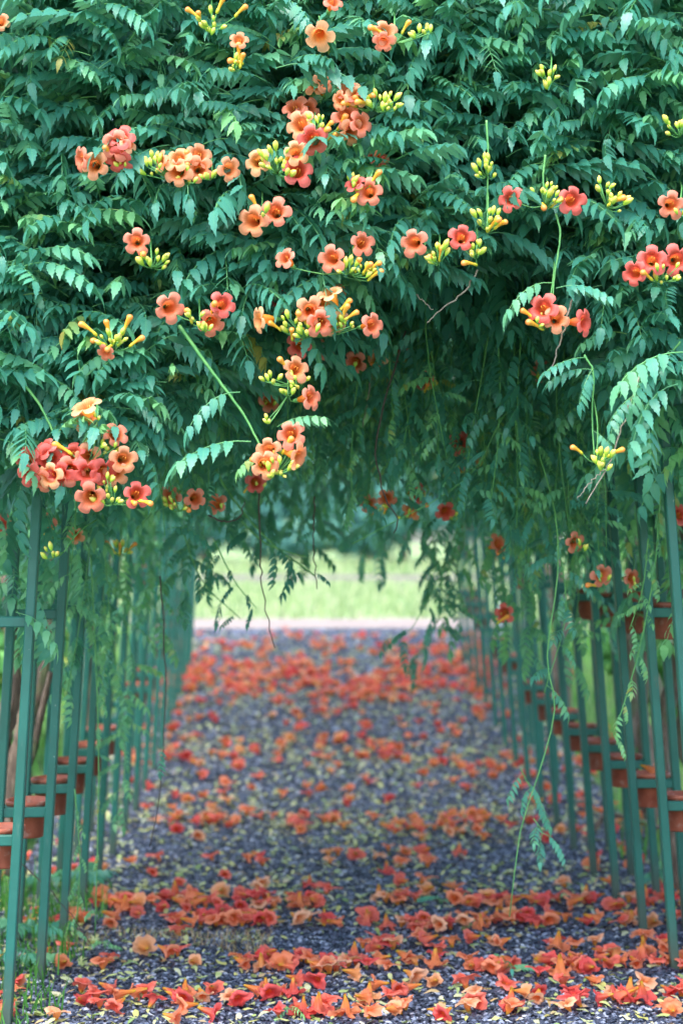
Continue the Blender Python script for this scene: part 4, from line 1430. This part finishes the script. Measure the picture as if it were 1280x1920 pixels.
G = Geo()
SIZE = ['small', 'large', 'wide', 'narrow']
FF = []
for i, (X, Y) in enumerate(placed):
    v = R.choice([0, 1, 2, 3, 4, 5, 6, 7, 8, 9, 10, 11, 12] * 2 + [13] * 2 if Y < 8 else [0, 1, 2, 3, 4, 5, 6, 7, 8, 9, 10])
    hue = R.choices([0, 1, 2, 3], [.18, .32, .32, .18])[0]
    pose, W, Q, T, uv, t, mi = FALL[v]
    s = U(.76, 1.06) if R.random() < .93 else U(1.04, 1.15); rz = U(0, 6.28)
    z = g(Y) + .010 + U(0, .006)
    if i < 300:
        if (v, hue) not in FALL_MESH:
            FALL_MESH[v, hue] = mesh('fallen_flower', W, Q, T, [FG[hue], M['tbud']], uv, t, mi)
        o = obj('fallen_flower', FALL_MESH[v, hue], loc=(X, Y, z))
        o.rotation_euler = (U(-.1, .1), U(-.1, .1), rz); o.scale = (s, s, s)
        sz = 'small ' if s < .84 else 'large ' if s > 1.0 else ''
        FF.append((o, f"{sz}{HUE_TXT[hue]} flower {POSE_TXT[pose]}", X, Y))
        setp(o, f"{sz}{HUE_TXT[hue]} flower {POSE_TXT[pose]} {lat(X)}, {rowtxt(Y)}", 'fallen flower', 'fallen trumpet flowers on the path')
    else:
        c, q = math.cos(rz) * s, math.sin(rz) * s
        Rm = np.array([[c, -q, 0], [q, c, 0], [0, 0, s]])
        G.add(W @ Rm.T + np.array([X, Y, z]), Q, T, uv, 0, hue)
order_labels(FF)
o = obj('fallen_flowers', G.build('fallen_flowers', FG))
setp(o, 'carpet of fallen orange and red flowers far down the path', 'fallen flowers', kind='stuff')
for (x, y, Y, hue, lab) in [(1255, 1425, 6.55, 1, 'orange flower dropped into the lower pot of the right row'), (1178, 1105, 6.60, 3, 'pink red flower dropped into an upper pot on the right')]:
    near = min(POTS, key=lambda p_: (Vector(px(p_[0], p_[1], p_[2])) - Vector((x, y))).length)
    o = obj('fallen_flower', mesh('fallen_flower', FALL[2][1], FALL[2][2], FALL[2][3], [FG[hue], M['tbud']], FALL[2][4], FALL[2][5], FALL[2][6]), loc=(near[0], near[1], near[2] + .0))
    setp(o, lab, 'fallen flower')

# ------------------------------------------------------------------ fallen leaves
def litter_leaf(seed):
    rr = random.Random(seed)
    V, Q, T, uv = leaflet(.05, .026, 1 if seed < 6 else 2, rr.uniform(-.2, .6), rr.uniform(-.25, .35))
    V = V.copy(); V[:, 0] -= .025
    V[:, 2] += .004 * np.sin(V[:, 0] * 120 + seed); V[:, 2] -= V[:, 2].min()
    return V, Q, T, uv


LL = [litter_leaf(i) for i in range(12)]
LLM = [mesh('fallen_leaf', *LL[i][:3], [M['litter']], LL[i][3], np.full(len(LL[i][0]), .1 * i)) for i in range(6)]
pts = []
for i in range(14500):
    Y = 5.12 + 9.9 * R.random() if i < 9500 else (U(5.15, 7.6) if i < 9900 else U(7.6, 15))
    X = U(-1.1, 1.5)
    d = .5 + .5 * math.sin(Y * 3.7 + .7 * math.sin(X * 3)) + (.6 if X < -.3 and Y < 6.6 else 0)
    if R.random() > .35 + .6 * d: continue
    pts.append((X, Y))
R.shuffle(pts)
_near = [p for p in pts if p[1] < 7.4][:240]
_set = set(_near)
pts = _near + [p for p in pts if p not in _set]
G = Geo()
FL = []
for i, (X, Y) in enumerate(pts):
    s = U(.4, 1.0) if Y < 7 else U(.55, 1.1)
    a, tx, ty = U(0, 6.28), U(-.35, .35), U(-.35, .35)
    z = g(Y) + .012
    Rm = Matrix.Rotation(a, 3, 'Z') @ Matrix.Rotation(tx, 3, 'X') @ Matrix.Rotation(ty, 3, 'Y')
    if i < 240:
        o = obj('fallen_leaf', LLM[i % 6], loc=(X, Y, z + .003))
        o.rotation_euler = Rm.to_euler(); o.scale = (s, s, s)
        FL.append((o, f"{'small' if s < .75 else 'larger'} pale fallen leaf", X, Y))
        setp(o, f"{'small' if s < .75 else 'larger'} pale fallen leaf on gravel {lat(X)}, {rowtxt(Y)}", 'fallen leaf', 'pale leaves fallen on the gravel')
    else:
        V, Q, T, uv = LL[6 + i % 6]
        G.add(V @ np.array(Rm).T * s + np.array([X, Y, z]), Q, T, uv, R.random())
order_labels(FL)
o = obj('leaf_litter', G.build('leaf_litter', [M['litter']]))
setp(o, 'pale yellow and green leaf litter strewn over the gravel further along', 'leaf litter', kind='stuff')

# ------------------------------------------------------------------ small plants on the path
def seedling(x, y, Y, n, sc, cls, label):
    p = P(x, y, Y); f = Vector((p.x, Y, g(Y)))
    root = empty('seedling', f); setp(root, label, 'seedling')
    V, Q, T, uv = tube([(0, 0, 0), (.004, 0, .03 * sc), (.0, .003, .06 * sc)], .0016, 5)
    obj('stem', mesh('stem', V, Q, T, [M['stem']], uv), root)
    for i in range(n):
        a = 6.28 * i / n + U(-.3, .3)
        fw = (math.cos(a), math.sin(a), U(.1, .6))
        B = basis(fw, (0, 0, 1)) * sc
        pz = (0, 0, .02 + .04 * sc * i / n)
        mt = Matrix([[B[0][r_], B[1][r_], B[2][r_], pz[r_]] for r_ in range(3)] + [[0, 0, 0, 1]])
        obj('leaf', hi_mesh((cls, R.randrange(NV))), root, mat=mt)


seedling(545, 1862, 5.35, 5, .55, 'y', 'pale green seedling on the gravel between red fallen flowers at the bottom')
seedling(950, 1785, 5.9, 4, .5, 'm', 'small green seedling sprouting among orange flowers right of centre')
seedling(195, 1715, 6.25, 5, .5, 'y', 'bright green seedling in the dry grass patch on the left')
seedling(825, 1655, 7.0, 4, .45, 'm', 'tiny green seedling on bare gravel in the middle distance')
seedling(60, 1640, 6.4, 7, .9, 'm', 'bushy green weed between the first left posts')
seedling(20, 1720, 6.0, 7, .8, 'm', 'leafy weed outside the first left post')
seedling(120, 1560, 7.4, 7, 1.0, 'm', 'leafy weed standing in the left verge behind the pots')
seedling(1262, 1640, 7.5, 7, .9, 'm', 'leafy weed in the right verge behind the outer posts')

# ------------------------------------------------------------------ shrubs and trees
def crown_cards(n, c, rad, size, r_, lumps=7):
    """leaf faces spread through several lumps"""
    L = []
    for _ in range(lumps):
        a, b = r_.uniform(0, 6.28), r_.uniform(-.7, 1)
        q = r_.uniform(.35, .8)
        L.append((np.array(c) + np.array([math.cos(a) * rad[0] * q * math.sqrt(max(0, 1 - b * b)), math.sin(a) * rad[1] * q * math.sqrt(max(0, 1 - b * b)), b * rad[2] * q]), r_.uniform(.35, .6)))
    gen = np.random.default_rng(r_.randrange(10 ** 6))
    idx = gen.integers(0, lumps, n)
    cc = np.array([l[0] for l in L])[idx]; rr = np.array([l[1] for l in L])[idx]
    d = gen.normal(size=(n, 3)); d /= np.linalg.norm(d, axis=1)[:, None]
    p = cc + d * (gen.random(n) ** .4 * rr)[:, None] * np.array(rad)
    nrm = d + gen.normal(0, .5, (n, 3)) + np.array([0, 0, .5]); nrm /= np.linalg.norm(nrm, axis=1)[:, None]
    t1 = np.cross(nrm, gen.normal(size=(n, 3))); t1 /= np.linalg.norm(t1, axis=1)[:, None]
    t2 = np.cross(nrm, t1)
    s = size * gen.uniform(.6, 1.3, n)[:, None]
    V = np.stack([p - t1 * s, p - t2 * s * .45 + nrm * s * .1, p + t1 * s, p + t2 * s * .45 + nrm * s * .1], 1).reshape(-1, 3)
    Q = np.arange(n)[:, None] * 4 + np.array([[0, 1, 2, 3]])
    uv = np.tile(np.array([[0, .5], [.5, 0], [1, .5], [.5, 1]]), (n, 1))
    tint = np.repeat(np.clip(gen.normal(.4, .2, n) + (idx % 3) * .1, 0, 1), 4)
    return V, Q, uv, tint


def plant(name, X, Y, H, rad, n, size, mat, label, cat, seed, group, base=None):
    r_ = random.Random(seed)
    z0 = g(Y)
    root = empty(name, (X, Y, z0)); setp(root, label, cat, group)
    cz = H - rad[2] * .9 if base is None else base
    V, Q, uv, t = crown_cards(n, (0, 0, cz), rad, size, r_)
    V[:, 2] = np.maximum(V[:, 2], .02)
    obj('crown', mesh('crown', V, Q, None, [mat], uv, t, smooth=False), root)
    G = Geo()
    tr = spline([(0, 0, -.1), (r_.uniform(-.05, .05) * H, 0, cz * .5), (0, 0, cz + rad[2] * .3)], 8)
    v, q, tt, u = tube(tr, np.linspace(H * .025, H * .008, len(tr)), 8); G.add(v, q, tt, u)
    for b in range(5):
        a = r_.uniform(0, 6.28); s0 = tr[r_.randrange(3, len(tr) - 1)]
        e = s0 + np.array([math.cos(a) * rad[0] * .6, math.sin(a) * rad[1] * .6, rad[2] * r_.uniform(.2, .7)])
        v, q, tt, u = tube([s0, (s0 + e) / 2 + np.array([0, 0, .04 * H]), e], [H * .009, H * .006, H * .003], 5); G.add(v, q, tt, u)
    obj('trunk', G.build('trunk', [M['bark']]), root)


TREES = [(-11, 62, 13, 'bluish green tree at the far left beyond the road'), (-5.5, 66, 15, 'tall bluish tree left of the tunnel opening'), (-1.2, 60, 11, 'rounded blue-green tree in the left of the opening'),
         (2.6, 70, 16, 'tallest dark teal tree behind the opening'), (5.2, 61, 10.5, 'pale teal tree right of the opening'), (9.5, 64, 14, 'dense tree at the right beyond the road'), (14.5, 66, 15, 'tree at the far right edge of the view'), (-16, 68, 14, 'dark tree at the far left edge')]
for i, (X, Y, H, lab) in enumerate(TREES):
    plant('broadleaf_tree', X, Y, H, (3.6, 2.8, H * .46), 5200, .30, M['leaf_far'], lab, 'tree', 60 + i, 'trees beyond the meadow', H * .52)
SHR = [(-3.4, 50, 2.6, 'light green bush left of the opening, beyond the road'), (-.6, 53, 2.2, 'low rounded bush in the middle beyond the road'), (2.3, 49, 2.0, 'bright low bush right of the middle'), (5.4, 51, 2.9, 'green bush right of the opening beyond the road'),
       (-7.0, 52, 3.2, 'tall bush at the left beyond the road'), (8.6, 52, 3.4, 'tall bush at the right beyond the road')]
SHR += [(-9 + 3.0 * i, 56 + (i % 3), 5.2 + (i * 7 % 4) * .5, lab) for i, lab in enumerate(['tall thicket bush at the far left under the trees', 'tall thicket bush left of the second tree', 'tall thicket bush behind the left opening edge', 'tall thicket bush under the rounded blue-green tree', 'tall thicket bush in front of the tallest tree', 'tall thicket bush under the pale teal tree', 'tall thicket bush at the right under the dense tree'])]
for i, (X, Y, H, lab) in enumerate(SHR):
    plant('bush', X, Y, H, (2.0 if H < 5 else 2.6, 1.6, H * .5), 2600, .16 if H < 5 else .24, M['leaf_far'], lab, 'bush', 90 + i, 'bushes along the far road', H * .5)
SID = [(-1.95, 12.4, 1.1, 'green shrub outside the left posts near the tunnel end'), (-1.8, 10.6, .9, 'dense green shrub behind the pots on the left'), (-2.7, 16.8, 1.4, 'shrub left of the far tunnel end'),
       (2.35, 12.6, 1.1, 'green shrub outside the right posts near the tunnel end'), (2.1, 10.4, .95, 'dense green shrub behind the pots on the right'), (3.1, 17.0, 1.4, 'shrub right of the far tunnel end'), (-3.0, 22.5, 2.0, 'larger bush in the meadow at the left'), (4.2, 22.5, 2.0, 'larger bush in the meadow at the right')]
for i, (X, Y, H, lab) in enumerate(SID):
    plant('shrub', X, Y, H, (.5 if Y < 14 else .85, .75, H * .5), 2200, .045, M['shrub'], lab, 'shrub', 120 + i, 'shrubs beside the tunnel', H * .5)
